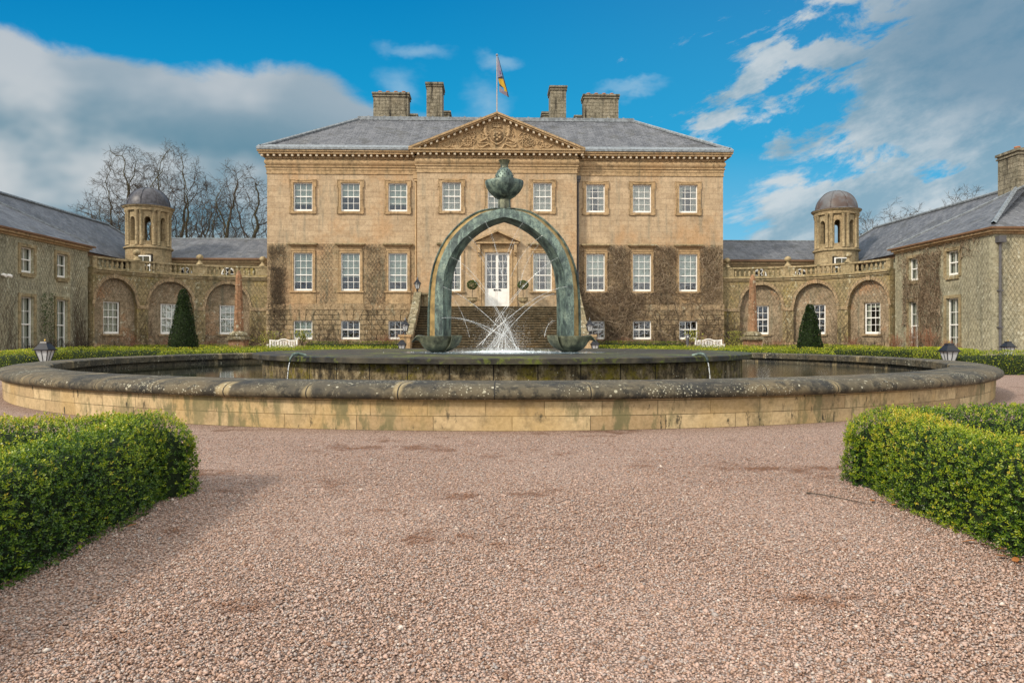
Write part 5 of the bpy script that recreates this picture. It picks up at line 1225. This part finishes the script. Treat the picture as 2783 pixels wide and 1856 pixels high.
# ------------------------------------------------------------------ domed towers
for s in (-1,1):
    side='left' if s<0 else 'right'; TX=s*22.85; TY=47.3; tk=1.0
    T=thing('domed_tower',(TX,TY,0),'round stone tower with arched lantern and %s above the %s arcade'%('dark lead dome' if s<0 else 'rust-stained lead dome',side),'tower','domed towers')
    c=(TX,TY,0); RT=1.36
    m=MB(); m.lathe([(RT,0),(RT,6.75),(RT+.04,6.78)],c,40,uR=RT); m.lathe([(RT+.02,6.76),(RT+.12,6.82),(RT+.12,6.9),(RT+.02,6.95),(RT-.1,7.0),(.1,7.0)],c,40,uR=RT)
    build(m,'drum',M['tower'],T)
    m=MB(); na=8; pw=R(11)   # lantern wall with arched openings
    for k in range(na):
        ac_=2*PI*(k+.5)/na-PI/2 if True else 0
        lo,hi=ac_-PI/na,ac_+PI/na; rr=RT-.1; ri=RT-.38
        seg=[lo+(hi-lo)*j/14 for j in range(15)]
        def oz(a): x_=(a-ac_)*rr; return 8.62+math.sqrt(max(0,.2**2-x_*x_)) if abs(x_)<.2 else None
        seg=sorted(seg+[ac_-.2/rr,ac_+.2/rr])
        for a0_,a1_ in zip(seg[:-1],seg[1:]):
            md_=(a0_+a1_)/2; z0,z1=7.0,9.45
            cc=lambda a,r_,z: (TX+r_*math.cos(a),TY+r_*math.sin(a),z)
            if abs((md_-ac_)*rr)<.2:
                za=oz(a0_) or 8.62; zb=oz(a1_) or 8.62
                for r_ in (rr,ri): m.face([cc(a0_,r_,za),cc(a1_,r_,zb),cc(a1_,r_,z1),cc(a0_,r_,z1)],[(a0_*rr,za),(a1_*rr,zb),(a1_*rr,z1),(a0_*rr,z1)]); m.face([cc(a0_,r_,z0),cc(a1_,r_,z0),cc(a1_,r_,7.28),cc(a0_,r_,7.28)],[(a0_*rr,z0),(a1_*rr,z0),(a1_*rr,7.28),(a0_*rr,7.28)])
                m.face([cc(a0_,rr,za),cc(a1_,rr,zb),cc(a1_,ri,zb),cc(a0_,ri,za)]); m.face([cc(a0_,rr,7.28),cc(a1_,rr,7.28),cc(a1_,ri,7.28),cc(a0_,ri,7.28)])
            else:
                for r_ in (rr,ri): m.face([cc(a0_,r_,z0),cc(a1_,r_,z0),cc(a1_,r_,z1),cc(a0_,r_,z1)],[(a0_*rr,z0),(a1_*rr,z0),(a1_*rr,z1),(a0_*rr,z1)])
        for e in (-1,1): a=ac_+e*.2/rr; m.face([cc(a,rr,7.28),cc(a,ri,7.28),cc(a,ri,8.62),cc(a,rr,8.62)])
    build(m,'lantern_wall',M['tower'],T)
    for k in range(na):
        for e in (-1,1):
            a=2*PI*k/na-PI/2+e*R(6.5); m=MB(); m.lathe([(.13,0),(.10,.05),(.10,2.05),(.14,2.12),(.14,2.2)],(TX+(RT-.06)*math.cos(a),TY+(RT-.06)*math.sin(a),7.0),8)
            if e==1 or True: build(m,'column',M['tower'],T,smooth='all') if e==1 else build(m,'column',M['tower'],T,smooth='all')
    m=MB(); m.lathe([(RT-.05,9.2),(RT+.06,9.22),(RT+.06,9.40),(RT+.16,9.46),(RT+.2,9.54),(RT+.02,9.6)],c,40,uR=RT); build(m,'cornice',M['tower'],T,smooth=True)
    m=MB(); zd=9.58; Hd=1.22 if s<0 else 1.28; rd=RT
    prof=[(rd+.22,-.04),(rd+.2,0),(rd,.05)]+[((rd-.03)*math.cos(PI/2*k/10),.06+Hd*math.sin(PI/2*k/10)) for k in range(10)]+[(.1,.06+Hd),(.01,.08+Hd)]
    m.lathe(prof,(TX,TY,zd),40)
    for k in range(8):
        a=2*PI*(k+.1)/8; m.tube([(TX+(rd-.02)*math.cos(PI/2*j/9)*math.cos(a),TY+(rd-.02)*math.cos(PI/2*j/9)*math.sin(a),zd+.07+Hd*math.sin(PI/2*j/9)) for j in range(10)],.03,4)
    build(m,'dome',M['domelead'] if s<0 else M['domerust'],T,smooth=True)
    Pt=flat((TX,TY-RT+.03),(1,0),(0,-1)); add_window(T,Pt,s*-.0+.3*(1 if s<0 else -1),4.95,.95,1.35,2,2,'none',.07)

# ------------------------------------------------------------------ side pavilions
PXW=22.95; FYc=32.35; BYc=40.45
for s in (-1,1):
    side='left' if s<0 else 'right'
    V=thing('pavilion',(s*26.5,40,0),'two-storey %s with trellised walls and slate hip roof at the %s'%('greenish grey pavilion' if s<0 else 'tan pavilion',side),'building','two-storey pavilions')
    P=flat((s*PXW,0),(0,1),(-s,0))
    wv=[]
    cols=[34.35,36.25+.0] 
    wy=(34.7,38.1) if s<0 else (35.3,38.6)
    if s<0: wy=(35.25,38.05)
    ops=[]
    for y in wy: ops+= [(y-.5,y+.5,.3,3.05),(y-.5,y+.5,4.2,5.45)]
    m=MB(); wall(m,P,FYc,BYc,0,6.0,ops,.22)
    PF=flat((0,FYc),(1,0),(0,-1)); a,b=sorted((s*PXW,s*33)); fo=[(s*25.05-.5,s*25.05+.5,.3,3.05),(s*25.05-.5,s*25.05+.5,4.0,5.45)]
    wall(m,PF,a,b,0,6.0,fo,.22); m.face([(s*33,FYc,0),(s*33,56,0),(s*33,56,6),(s*33,FYc,6)])
    m.face([(s*PXW,BYc,0),(s*(PXW+1.5),BYc,0),(s*(PXW+1.5),BYc,6),(s*PXW,BYc,6)]); m.face([(s*(PXW+1.5),BYc,0),(s*(PXW+1.5),56,0),(s*(PXW+1.5),56,6),(s*(PXW+1.5),BYc,6)])
    build(m,'wall',M['pavwall'],V)
    for pp,u in ((P,wy[0]),(P,wy[1]),(PF,s*25.05)):
        for z0,h_,r_ in ((.3,2.75,4),(4.2,1.25,2)):
            if pp is PF and z0>1: z0,h_,r_=4.0,1.45,2
            m=MB(); m.wbox(pp,u-.66,u-.5,z0-.08,z0+h_+.16,0,.06); m.wbox(pp,u+.5,u+.66,z0-.08,z0+h_+.16,0,.06); m.wbox(pp,u-.5,u+.5,z0+h_,z0+h_+.16,0,.06)
            m.wbox(pp,u-.5,u+.5,z0-.2,z0,0,.1)
            build(m,'window_surround',M['mossy_trim'],V); add_window(V,pp,u,z0,1.0,h_,2,r_,'net',-.14)
    m=MB()
    for z0,z1,p in ((5.86,5.96,.1),(5.96,6.08,.25)):
        m.wbox(P,FYc,BYc,z0,z1,0,p); m.wbox(PF,*( (a,b+p) if s<0 else (a-p,b)),z0,z1,0,p)
    build(m,'cornice',M['trim'],V)
    m=MB(); m.wbox(P,FYc-.1,BYc+.2,6.08,6.16,.1,.36); m.wbox(PF,*((a,b+.36) if s<0 else (a-.36,b)),6.08,6.16,.1,.36); build(m,'gutter',M['rustgutter'],V)
    # roof: ridge runs front to back; near block hip and long rear slope
    ex=PXW-.34; rz=9.0; rx=27.45; ef=FYc-.34; eb=BYc+.25; ez_=6.16; w_=rx-ex
    rf=MB(); sl=math.hypot(w_,rz-ez_)
    def fc(pts,uv): rf.face(pts if s<0 else pts[::-1],uv if s<0 else uv[::-1])
    fc([(s*ex,ef,ez_),(s*ex,eb,ez_),(s*rx,eb-w_*1.0,rz),(s*rx,ef+w_,rz)],[(ef,0),(eb,0),(eb-w_,sl),(ef+w_,sl)])   # face to the court
    fc([(s*(2*rx-ex),ef,ez_),(s*ex,ef,ez_),(s*rx,ef+w_,rz)],[(0,0),(2*w_,0),(w_,sl)])   # front hip
    e2=ex+1.4; z2=ez_-.05; rb=51.0
    fc([(s*e2,eb-1.2,z2+.0),(s*e2,rb+w_,z2),(s*rx,rb,rz-.02),(s*rx,eb-w_-.5,rz-.02)],[(eb,0),(rb+w_,0),(rb,sl),(eb-w_,sl)])
    fc([(s*(2*rx-ex),rb+w_,z2),(s*(2*rx-ex),ef,ez_),(s*rx,ef+w_,rz),(s*rx,rb,rz)],[(rb,0),(ef,0),(ef+w_,sl),(rb,sl)])
    fc([(s*e2,rb+w_,z2),(s*(2*rx-ex),rb+w_,z2),(s*rx,rb,rz)],[(0,0),(2*w_,0),(w_,sl)])
    # back hip of the near block
    fc([(s*ex,eb,ez_),(s*e2,eb,ez_),(s*rx,eb-w_,rz)],[(0,0),(1,0),(1,sl)])
    build(rf,'roof',M['slate'],V)
    m=MB(); m.tube([(s*(ex+.25),ef+.25,ez_+.17),(s*rx,ef+w_,rz+.04)],.11,5); m.tube([(s*ex,eb,ez_+.02),(s*rx,eb-w_,rz+.03)],.06,5); m.tube([(s*rx,ef+w_,rz+.05),(s*rx,rb,rz+.05)],.09,6); m.tube([(s*rx,rb,rz+.03),(s*e2,rb+w_,z2)],.07,5)
    build(m,'ridge_flashing',M['lead'],V)
    m=MB(); m.wbox(flat((s*(PXW+1.5),0),(0,1),(-s,0)),BYc,56,5.9,6.1,0,.25); build(m,'rear_cornice',M['rustgutter'],V)
    if s>0: chimney(s*27.9-.75,s*27.9+1.0,36.4,37.9,8.0,10.95,2,V)
    tm=MB(); trellis(tm,P,FYc+.1,BYc,.3,5.8,[(y-.7,y+.7,z0-.1,z1+.15) for y in wy for z0,z1 in ((.3,3.05),(4.2,5.45))],.2,.005,.04)
    trellis(tm,PF,a+.1 if s>0 else b-6,b-4 if s>0 else b-.1,.3,5.8,[(s*25.05-.7,s*25.05+.7,.2,3.2),(s*25.05-.7,s*25.05+.7,3.9,5.6)],.2,.005,.04)
    build(tm,'trellis',M['wire'],V)
    if s>0:
        dm=MB(); x=PXW+.22; dm.tube([(x,FYc-.1,5.3),(x,FYc-.1,.0)],.06,8); dm.box(x-.17,x+.17,FYc-.28,FYc-.01,5.45,5.75); dm.tube([(x,FYc-.15,5.5),(x,FYc-.1,5.25)],.06,6)
        for z in (1.5,3.2): dm.box(x-.1,x+.1,FYc-.18,FYc-.01,z,z+.07)
        build(dm,'downpipe',M['pipegrey'],V)
r=thing('wall_floodlight',(-PXW,33.5,3.9),'small white twin floodlight on the left pavilion wall','floodlight'); m=MB(); m.box(-22.95,-22.8,33.4,33.6,3.92,4.0); build(m,'bracket',M['white'],r)
for e in (-1,1): m=MB(); m.tube([(-22.8,33.5+e*.16,3.96),(-22.62,33.5+e*.2,3.9)],.07,8,cap=True); build(m,'lamp_head',M['white'],r)

# ------------------------------------------------------------------ climbers
def climber(name,label,parts,loc):
    r=thing(name,loc,label,'climbing plant','bare climbing plants on the walls')
    for n_,mt,fn in parts:
        m=MB(); fn(m); build(m,n_,mt,r,smooth='all')
    return r
avR=[(x-.68,x+.68,4.0,6.95) for x in WX]+[(x-.6,x+.6,.95,2.15) for x in WX]+[(x-.85,x+.85,6.85,7.3) for x in WX]
Pn=flat((0,HY-.03),(1,0),(0,-1))
climber('bare_creeper','dense bare brown creeper smothering the lower wall right of the steps',[
 ('stems',M['creeper'],lambda m:(strands(m,Pn,5.3,14.7,3.2,7.0,720,22,.012,21,avR,'any',.13,1.3,.15,.06,.09),strands(m,Pn,5.3,14.7,.1,3.4,330,22,.012,24,avR,'any',.13,1.3,.15,.06,.09),strands(m,Pn,5.3,9.6,.1,4.4,560,20,.013,22,avR,'any',.12,1.4,.1,.1,.12))),
 ('main_stems',M['creeperdark'],lambda m:strands(m,Pn,5.4,14.6,.0,6.9,46,60,.028,23,avR,'base',.16,.8,.6,.06,.06))],(10,45.9,0))
avL=[(-x-.68,-x+.68,4.0,6.95) for x in WX]+[(-x-.6,-x+.6,.95,2.15) for x in WX]+[(-x-.85,-x+.85,6.85,7.3) for x in WX]
climber('bare_creeper','dark bare creeper climbing the left corner of the house',[
 ('stems',M['creeperdark'],lambda m:(strands(m,Pn,-14.7,-13.5,.6,7.0,210,20,.011,31,avL,'any',.12,1.1,.3,.06,.06),strands(m,Pn,-14.5,-13.75,2.4,5.6,150,14,.012,32,avL,'any',.1,1.2,.3,.06,.08)))],(-14.1,45.9,0))
climber('bare_creeper','thin bare creeper fanning between the windows left of the steps',[
 ('stems',M['creeperdark'],lambda m:(strands(m,Pn,-8.6,-7.1,.2,7.0,60,30,.010,41,avL,'any',.15,.7,.5,.06,.05),strands(m,Pn,-12.8,-5.3,.2,3.6,110,18,.010,42,avL,'base',.14,1.0,.4,.06,.05),strands(m,Pn,-11.6,-10.3,.2,6.9,22,30,.009,43,avL,'base',.15,.6,.6,.05,.04)))],(-8,45.9,0))
for s in (-1,1):
    P=quad(s); ac=[2.45,5.75,9.05]; av=[(c-.55,c+.55,1.1,3.2) for c in ac]
    def Pq(u,z,d,P=P,ac=ac): 
        return P(u,z,d)
    Pq.curved=True
    climber('bare_creeper','bare wispy stems trained over the %s curved arcade'%('left' if s<0 else 'right'),[
     ('stems',M['creeperdark'],lambda m:(strands(m,Pq,.1,10.3,.1,4.6,150 if s<0 else 200,26,.009,50+s,av,'base',.15,.7,.7,.05,.05),strands(m,Pq,.1,1.3,.1,4.6,60,26,.011,60+s,av,'base',.15,.8,.7,.05,.05)))],(s*19,44,0))
    PV=flat((s*PXW,0),(0,1),(-s,0)); wy=(35.25,38.05) if s<0 else (35.3,38.6); avp=[(y-.68,y+.68,z0,z1) for y in wy for z0,z1 in ((.2,3.15),(4.1,5.5))]
    if s>0:
        avp=[(y-.4,y+.4,z0,z1) for y in wy for z0,z1 in ((.3,3.0),(4.3,5.4))]
        climber('bare_creeper','bushy brown creeper hanging on the right pavilion around its windows',[
        ('stems',M['creeper'],lambda m:(strands(m,PV,36.2,39.6,1.6,5.6,420,20,.012,71,avp,'any',.12,1.2,.1,.05,.12),strands(m,PV,36.0,38.6,.2,3.8,240,18,.011,72,avp,'any',.12,1.2,.1,.05,.1),strands(m,PV,33.2,40.2,4.9,5.9,110,14,.011,73,avp,'any',.12,1.,.1,.05,.08)))],(22.9,38,0))
    else:
        r=climber('bare_creeper','sparse bare stems with some ivy leaves on the left pavilion wall',[
        ('stems',M['creeperdark'],lambda m:(strands(m,PV,33.,40.3,.1,4.8,60,34,.012,81,avp,'base',.15,.6,.8,.04,.04),strands(m,PV,39.0,40.3,.1,5.6,40,34,.011,82,avp,'base',.15,.6,.8,.04,.04)))],(-22.9,37,0))
        u=np.concatenate([RNG.normal(36.4,.16,260),RNG.normal(37.0,.2,300)]); z=np.concatenate([RNG.uniform(1.2,3.3,260),RNG.uniform(.2,3.3,300)]); Pp=np.stack([np.full(560,-22.87)+RNG.uniform(0,.1,560),u,z],1)
        leafmesh('ivy_leaves',Pp,np.tile([1.,0,0],(560,1)),.09,M['ivy'],r,off=tree_off(r))
# ------------------------------------------------------------------ shrubs
def twigbush(x,y,h,w,n,label,mt='redtwig',group='bare shrubs along the walls',leaf=None,name='bare_shrub',seed=0):
    rg=random.Random(int(x*100)+seed); r=thing(name,(x,y,0),label,'shrub',group); m=MB()
    for k in range(n):
        a=rg.uniform(0,2*PI); sp=rg.uniform(.1,1)*w/2; hh=h*rg.uniform(.6,1.1); b=Vector((x+rg.gauss(0,.08),y+rg.gauss(0,.06),0)); tp=Vector((x+sp*math.cos(a),y+sp*math.sin(a)*.6,hh)); mid=b.lerp(tp,.5)+Vector((rg.gauss(0,.05),0,.1*h))
        m.tube([b,mid,tp],.010,3,r2=.004)
        for j in range(3):
            s0=mid.lerp(tp,rg.random()); m.tube([s0,s0+Vector((rg.gauss(0,.12),rg.gauss(0,.08),rg.uniform(.05,.25)*h))],.006,3,r2=.003)
    build(m,'stems',M[mt],r)
    if leaf:
        n2=leaf[1]; P=np.stack([RNG.normal(x,w*.26,n2),RNG.normal(y,w*.2,n2),np.clip(RNG.normal(h*.62,h*.24,n2),.05,h*1.05)],1); N3=P-np.array([x,y,h*.4]); N3/=np.linalg.norm(N3,axis=1,keepdims=True)
        leafmesh('foliage',P,N3,leaf[2],M[leaf[0]],r,off=tree_off(r))
twigbush(-14.0,42.9+1.2,1.35,1.5,30,'pale yellow-green bush between the left obelisk and the house corner','twig','yellow bushes by the benches',('yellowbush',420,.11),'leafy_bush')
twigbush(14.9,44.0,1.35,1.4,30,'yellow-green bush right of the right white bench','twig','yellow bushes by the benches',('yellowbush',520,.10),'leafy_bush')
places=[(-7.0,45.2,1.2,1.6,'reddish bare shrub below the third window left of the steps'),(-5.7,44.9,1.3,1.5,'reddish bare shrub against the left stair pier'),(-9.6,45.3,.9,1.3,'bare shrub below the middle window left of the steps'),
 (6.2,45.0,1.3,1.8,'reddish bare shrub right of the stair pier'),(8.2,45.2,1.0,1.6,'bare shrub under the creeper mass'),(9.6,45.3,.8,1.2,'low bare shrub under the middle right basement window')]
for x,y,h,w,l in places: twigbush(x,y,h,w,46,l)
for i,(th) in enumerate((24,33,42,51,58,66)):
    for s in (-1,1):
        a=R(th); x,y=s*(14.8+7.6*math.sin(a)),38+7.6*math.cos(a)
        twigbush(x,y,(.9,.7,1.0,.6,1.1,.8)[i],1.3,34,'bare twiggy shrub at the foot of the %s arcade'%('left' if s<0 else 'right'),'redtwig' if (i+s)%2 else 'twig','bare shrubs at the foot of the %s arcade'%('left' if s<0 else 'right'),seed=i)
for i,y in enumerate((34.5,36.2,37.6,39.2)):
    twigbush(22.3,y,(.9,1.5,1.6,1.2)[i],1.4,44,'reddish bare shrub at the foot of the right pavilion','redtwig','bare shrubs at the foot of the right pavilion'); 
    twigbush(-22.3,y,(.8,1.0,.9,1.0)[i],1.2,34,'bare twiggy shrub at the foot of the left pavilion','twig','bare shrubs at the foot of the left pavilion')
# planters with leafy plants
for s,x in ((-1,-11.6),(1,11.75)):
    y=42.6; r=thing('stone_planter',(x,y,0),'low round stone planter beside the %s bench'%('left' if s<0 else 'right'),'planter','stone planters by the benches'); m=MB(); m.lathe([(.3,0),(.3,.08),(.2,.12),(.3,.3),(.42,.5),(.45,.56),(.38,.56),(.34,.5),(.01,.5)],(x,y,0),18); build(m,'bowl',M['trim'],r,smooth=True)
    q=thing('potted_plant',(x,y,.5),'yellowish leafy plant growing in the %s stone planter'%('left' if s<0 else 'right'),'plant','plants in the stone planters'); m=MB(); rg=random.Random(4+s)
    for k in range(14): a=rg.uniform(0,2*PI); m.tube([(x,y,.5),(x+.15*math.cos(a),y+.1*math.sin(a),.85),(x+.34*math.cos(a),y+.2*math.sin(a),1.15+rg.uniform(-.1,.3))],.014,3,r2=.005)
    build(m,'stems',M['twig'],q); n2=140; P=np.stack([RNG.normal(x,.22,n2),RNG.normal(y,.15,n2),RNG.uniform(.8,1.45,n2)],1); leafmesh('foliage',P,np.tile([0,-.3,.6],(n2,1)),.15,M['yellowbush'],q,off=tree_off(q))

# ------------------------------------------------------------------ yew cones
for s,x,h,w in ((-1,-15.75,3.45,1.34),(1,15.95,2.72,1.2)):
    r=thing('yew_cone',(x,36,0),'%s dark clipped yew cone standing in the box hedging'%('taller left' if s<0 else 'shorter right'),'topiary','clipped yew cones')
    m=MB(); m.lathe([(w/2*.9,0),(w/2*.86,h*.25),(w/2*.58,h*.6),(w/2*.2,h*.93),(.01,h*.96)],(x,36,0),20); build(m,'core',M['hedgecore'],r)
    n2=9000; v=RNG.uniform(0,1,n2)**1.5; a=RNG.uniform(0,2*PI,n2); rad=np.interp(v,[0,.25,.6,.93,1],[1,.96,.66,.28,.06])*w/2; rad=rad*(1-RNG.exponential(.03,n2)); P=np.stack([x+rad*np.cos(a),36+rad*np.sin(a),v*h],1); P+=lump(P,.04,3.5,2+s)[:,None]*np.stack([np.cos(a),np.sin(a),0*a],1)
    leafmesh('foliage',P,np.stack([np.cos(a),np.sin(a),.3+0*a],1),.09,M['yew'],r,asp=.35,off=tree_off(r))

# ------------------------------------------------------------------ parterre hedges
gg='low clipped box hedges of the parterre'
for s in (-1,1):
    side='left' if s<0 else 'right'
    def X(p): return [(s*a,b) for a,b in p]
    far=dict(mats=('boxfar','boxtip'),amp=.025,lscale=2.0,depth=.05)
    arc=[(s*12.9*math.sin(R(a)),18.7+12.9*math.cos(R(a))) for a in range(22,66,4)]
    hedge(arc,.8,.58,520,.055,'curved clipped box hedge following the pool on the far %s'%side,gg,tipfrac=.28,seed=10+s,**far)
    hedge(X([(13.3,20.1),(26,20.1)]),1.0,.66,620,.045,'near straight box hedge outside the %s end of the pool'%side,gg,tipfrac=.25,seed=12+s,**far)
    hedge(X([(6.4,32.6),(20.5,32.6)]),.7,.56,420,.06,'long box hedge row in front of the %s yew cone'%side,gg,tipfrac=.28,seed=14+s,**far)
    hedge(X([(6.4,35.2),(14.3,35.2)]),.7,.57,400,.06,'inner box hedge row on the steps side of the %s yew cone'%side,gg,tipfrac=.28,seed=15+s,**far)
    hedge(X([(17.2,35.2),(21.0,35.2)]),.7,.57,400,.06,'short outer box hedge row beyond the %s yew cone'%side,gg,tipfrac=.28,seed=15+s,**far)
    hedge(X([(5.6,38.2),(21.0,38.2)]),.7,.60,380,.06,'box hedge row between the %s yew cone and the house'%side,gg,tipfrac=.28,seed=16+s,**far)
    hedge(X([(14.9,41.2),(20.5,41.2)]),.8,.62,380,.06,'darker box hedge row at the foot of the %s arcade'%side,gg,mats=('boxdark','boxfar'),amp=.02,tipfrac=.3,seed=18+s)
    hedge(X([(5.7,42.4),(10.9,42.4)]),.8,.80,380,.06,'dark green hedge below the basement windows %s of the steps'%side,gg,mats=('boxdark','boxfar'),amp=.02,tipfrac=.3,seed=20+s)
    hedge(X([(16.6,24.6),(18.8,31.0)]),.8,.6,420,.055,'oblique box hedge near the %s pavilion'%side,gg,tipfrac=.25,seed=24+s,**far)

# foreground hedges: L-shaped, arm along the path and arm along the pool walk
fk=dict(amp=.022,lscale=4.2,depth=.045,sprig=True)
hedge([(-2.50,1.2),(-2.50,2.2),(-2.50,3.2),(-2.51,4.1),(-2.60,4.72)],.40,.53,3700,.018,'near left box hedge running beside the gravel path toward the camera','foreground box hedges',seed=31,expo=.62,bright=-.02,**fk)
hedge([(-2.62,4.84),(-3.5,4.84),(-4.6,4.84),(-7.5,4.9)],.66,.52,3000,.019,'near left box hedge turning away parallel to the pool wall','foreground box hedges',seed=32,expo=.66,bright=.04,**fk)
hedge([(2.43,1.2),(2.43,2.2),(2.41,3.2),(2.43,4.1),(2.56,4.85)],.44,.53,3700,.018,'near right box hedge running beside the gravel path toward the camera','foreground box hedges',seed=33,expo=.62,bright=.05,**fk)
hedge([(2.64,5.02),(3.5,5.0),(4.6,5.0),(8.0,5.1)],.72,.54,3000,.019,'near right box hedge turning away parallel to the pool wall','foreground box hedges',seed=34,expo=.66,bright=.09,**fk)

# fallen twig and leaves by the right hedge
m=MB(); m.tube([(1.83,4.72,.012),(1.93,4.6,.016),(2.02,4.46,.014),(2.08,4.36,.012)],.004,5,r2=.002); m.tube([(1.86,4.69,.014),(1.80,4.66,.018)],.003,4); m.tube([(1.93,4.6,.016),(1.97,4.64,.02)],.002,4)
tag(build(m,'fallen_twig',M['twig'],loc=(1.95,4.5,.01)),'thin dark twig lying on the gravel beside the right hedge','twig')
rg=random.Random(12)
lv=[(2.13,4.45),(2.17,4.40),(2.20,4.33),(2.14,3.55),(2.17,3.48),(2.13,3.30),(2.16,3.25),(2.12,3.18),(-2.26,3.98),(2.2,3.4),(2.15,3.12)]
lm=None
for i,(x,y) in enumerate(lv):
    if lm is None:
        m=MB(); p=[(-.035,0,.0),(-.015,.013,.004),(.015,.014,.007),(.035,0,.004),(.015,-.013,.008),(-.015,-.014,.002)]; m.face(p); lm=build(m,'fallen_leaf',M['deadleaf'],world=False); o=lm
    else: o=lm.copy(); COL.objects.link(o)
    o.location=(x,y,.016+.004*rg.random()); o.rotation_euler=(rg.uniform(-.3,.3),rg.uniform(-.3,.3),rg.uniform(0,6)); 
    tag(o,'curled brown dead leaf on the gravel at the foot of the right hedge' if x>0 else 'single brown dead leaf at the foot of the left hedge','leaf','fallen leaves at the right hedge' if x>0 else None)
    if x<0 and 'group' in o: del o['group']

# ------------------------------------------------------------------ bare trees
def bare_tree(x,y,h,rad_,seed,label,z0=.3,nattr=1500,stems=((0,0),),tr=.42,group='bare winter trees',step=.38,twigs=3):
    """branches grown towards points scattered through a rounded crown"""
    g=np.random.default_rng(seed); r=thing('bare_tree',(x,y,0),label,'tree',group)
    c=h*z0; v=g.normal(0,1,(nattr,3)); v/=np.linalg.norm(v,axis=1,keepdims=True); q=g.uniform(0,1,(nattr,1))**.36
    A=v*q; zz=A[:,2]; A=np.stack([A[:,0]*rad_,A[:,1]*rad_*.8,np.where(zz>0,c+.06*h+zz*(h*.94-c),c+.06*h+zz*h*.10)],1)
    A[:,2]+=.05*h*np.sin(A[:,0]*1.1+seed); A[:,2]=np.minimum(A[:,2],h*.97)
    N=[];par=[]
    for sx,sy in stems:
        last=-1; p=np.array([sx*.4,sy*.4,0.]); k=0
        while p[2]<c*.75:
            N.append(p.copy()); par.append(last); last=len(N)-1; p=p+np.array([sx*.10+g.normal(0,.05),sy*.1+g.normal(0,.05),step])
    N=np.array(N); nn=len(N); d=np.linalg.norm(A[:,None]-N[None],axis=2); near=d.argmin(1); nd=d.min(1); alive=np.ones(len(A),bool)
    P=[N]
    allN=N.copy(); par=list(par)
    for it in range(110):
        act=alive&(nd<11)
        if not act.any(): break
        idx=near[act]; dirs=A[act]-allN[idx]; dirs/=np.linalg.norm(dirs,axis=1,keepdims=True)
        acc=np.zeros((len(allN),3)); np.add.at(acc,idx,dirs); u=np.unique(idx); D=acc[u]; D/=np.linalg.norm(D,axis=1,keepdims=True)+1e-6
        D+=g.normal(0,.22,D.shape); D/=np.linalg.norm(D,axis=1,keepdims=True)
        new=allN[u]+D*step
        dd=np.linalg.norm(A[:,None]-new[None],axis=2); j=dd.argmin(1); m_=dd.min(1); b_=m_<nd; near=np.where(b_,len(allN)+j,near); nd=np.minimum(nd,m_)
        par+=list(u); allN=np.concatenate([allN,new]); alive&=nd>.36
    n=len(allN); ch=[[] for _ in range(n)]; cnt=np.zeros(n)
    for i_ in range(n):
        if par[i_]>=0: ch[par[i_]].append(i_)
    for i_ in range(n-1,-1,-1):
        if not ch[i_]: cnt[i_]=1
        if par[i_]>=0: cnt[par[i_]]+=cnt[i_]
    rmax=cnt.max(); R_=np.maximum(.013,tr*(cnt/rmax)**.6)
    big=MB(); fine=MB(); off=Vector((x,y,-.05)); rg=random.Random(seed)
    stack=[i_ for i_ in range(n) if par[i_]<0]
    while stack:
        st=stack.pop(); chain=[st] if par[st]<0 else [par[st],st]; cur=st
        while ch[cur]:
            o_=sorted(ch[cur],key=lambda k:-cnt[k]); stack+=o_[1:]; cur=o_[0]; chain.append(cur)
        rr=[float(R_[k]) for k in chain]
        if par[st]>=0: rr[0]=rr[1]
        (big if rr[0]>.09 else fine).tube([off+Vector(allN[k]) for k in chain],rr,5 if rr[0]>.09 else 3)
    for i_ in range(n):
        if cnt[i_]<=3:
            p=off+Vector(allN[i_]); d0=Vector(allN[i_]-allN[par[i_]]) if par[i_]>=0 else Vector((0,0,1))
            for k in range(twigs if not ch[i_] else 1):
                d1=(d0.normalized()+Vector((rg.gauss(0,.6),rg.gauss(0,.6),rg.gauss(.1,.45)))).normalized(); L=rg.uniform(.35,.8)
                fine.tube([p,p+d1*L*.5,p+d1*L+Vector((rg.gauss(0,.08),0,rg.gauss(0,.08)))],.012,3,r2=.007)
                for k2 in range(2):
                    q2=p+d1*L*rg.uniform(.3,.9); d2=(d1+Vector((rg.gauss(0,.7),rg.gauss(0,.7),rg.gauss(.05,.5)))).normalized(); fine.tube([q2,q2+d2*rg.uniform(.25,.55)],.009,3,r2=.006)
    build(big,'trunk',M['mossbark'],r,smooth='all'); build(fine,'crown',M['twig'],r)
    return r
bare_tree(-35.6,76,21.6,9.3,5,'big domed bare tree behind the left domed tower',.26,6500,((-1,0),(1,.3),(0,-.6)),.72)
bare_tree(-25.6,72,18.6,5.6,8,'leaning bare tree just left of the house corner',.32,2800,((0,0),(-1,0)),.6)
bare_tree(-42.0,80,16.6,3.6,14,'smaller bare tree at the left edge of the wooded group',.40,900,((0,0),),.22)
for x,y,h,rw_,sd_,l in ((37.2,70,13.5,2.0,3,'small bare treetop right of the right domed tower'),(41.5,70,15.0,3.4,4,'bare treetop over the middle of the right pavilion roof'),(39.9,60,14.2,2.6,6,'slender bare treetop nearest the right pavilion chimney')):
    bare_tree(x,y,h,rw_,sd_,l,.55,600,((0,0),),.16,step=.32)
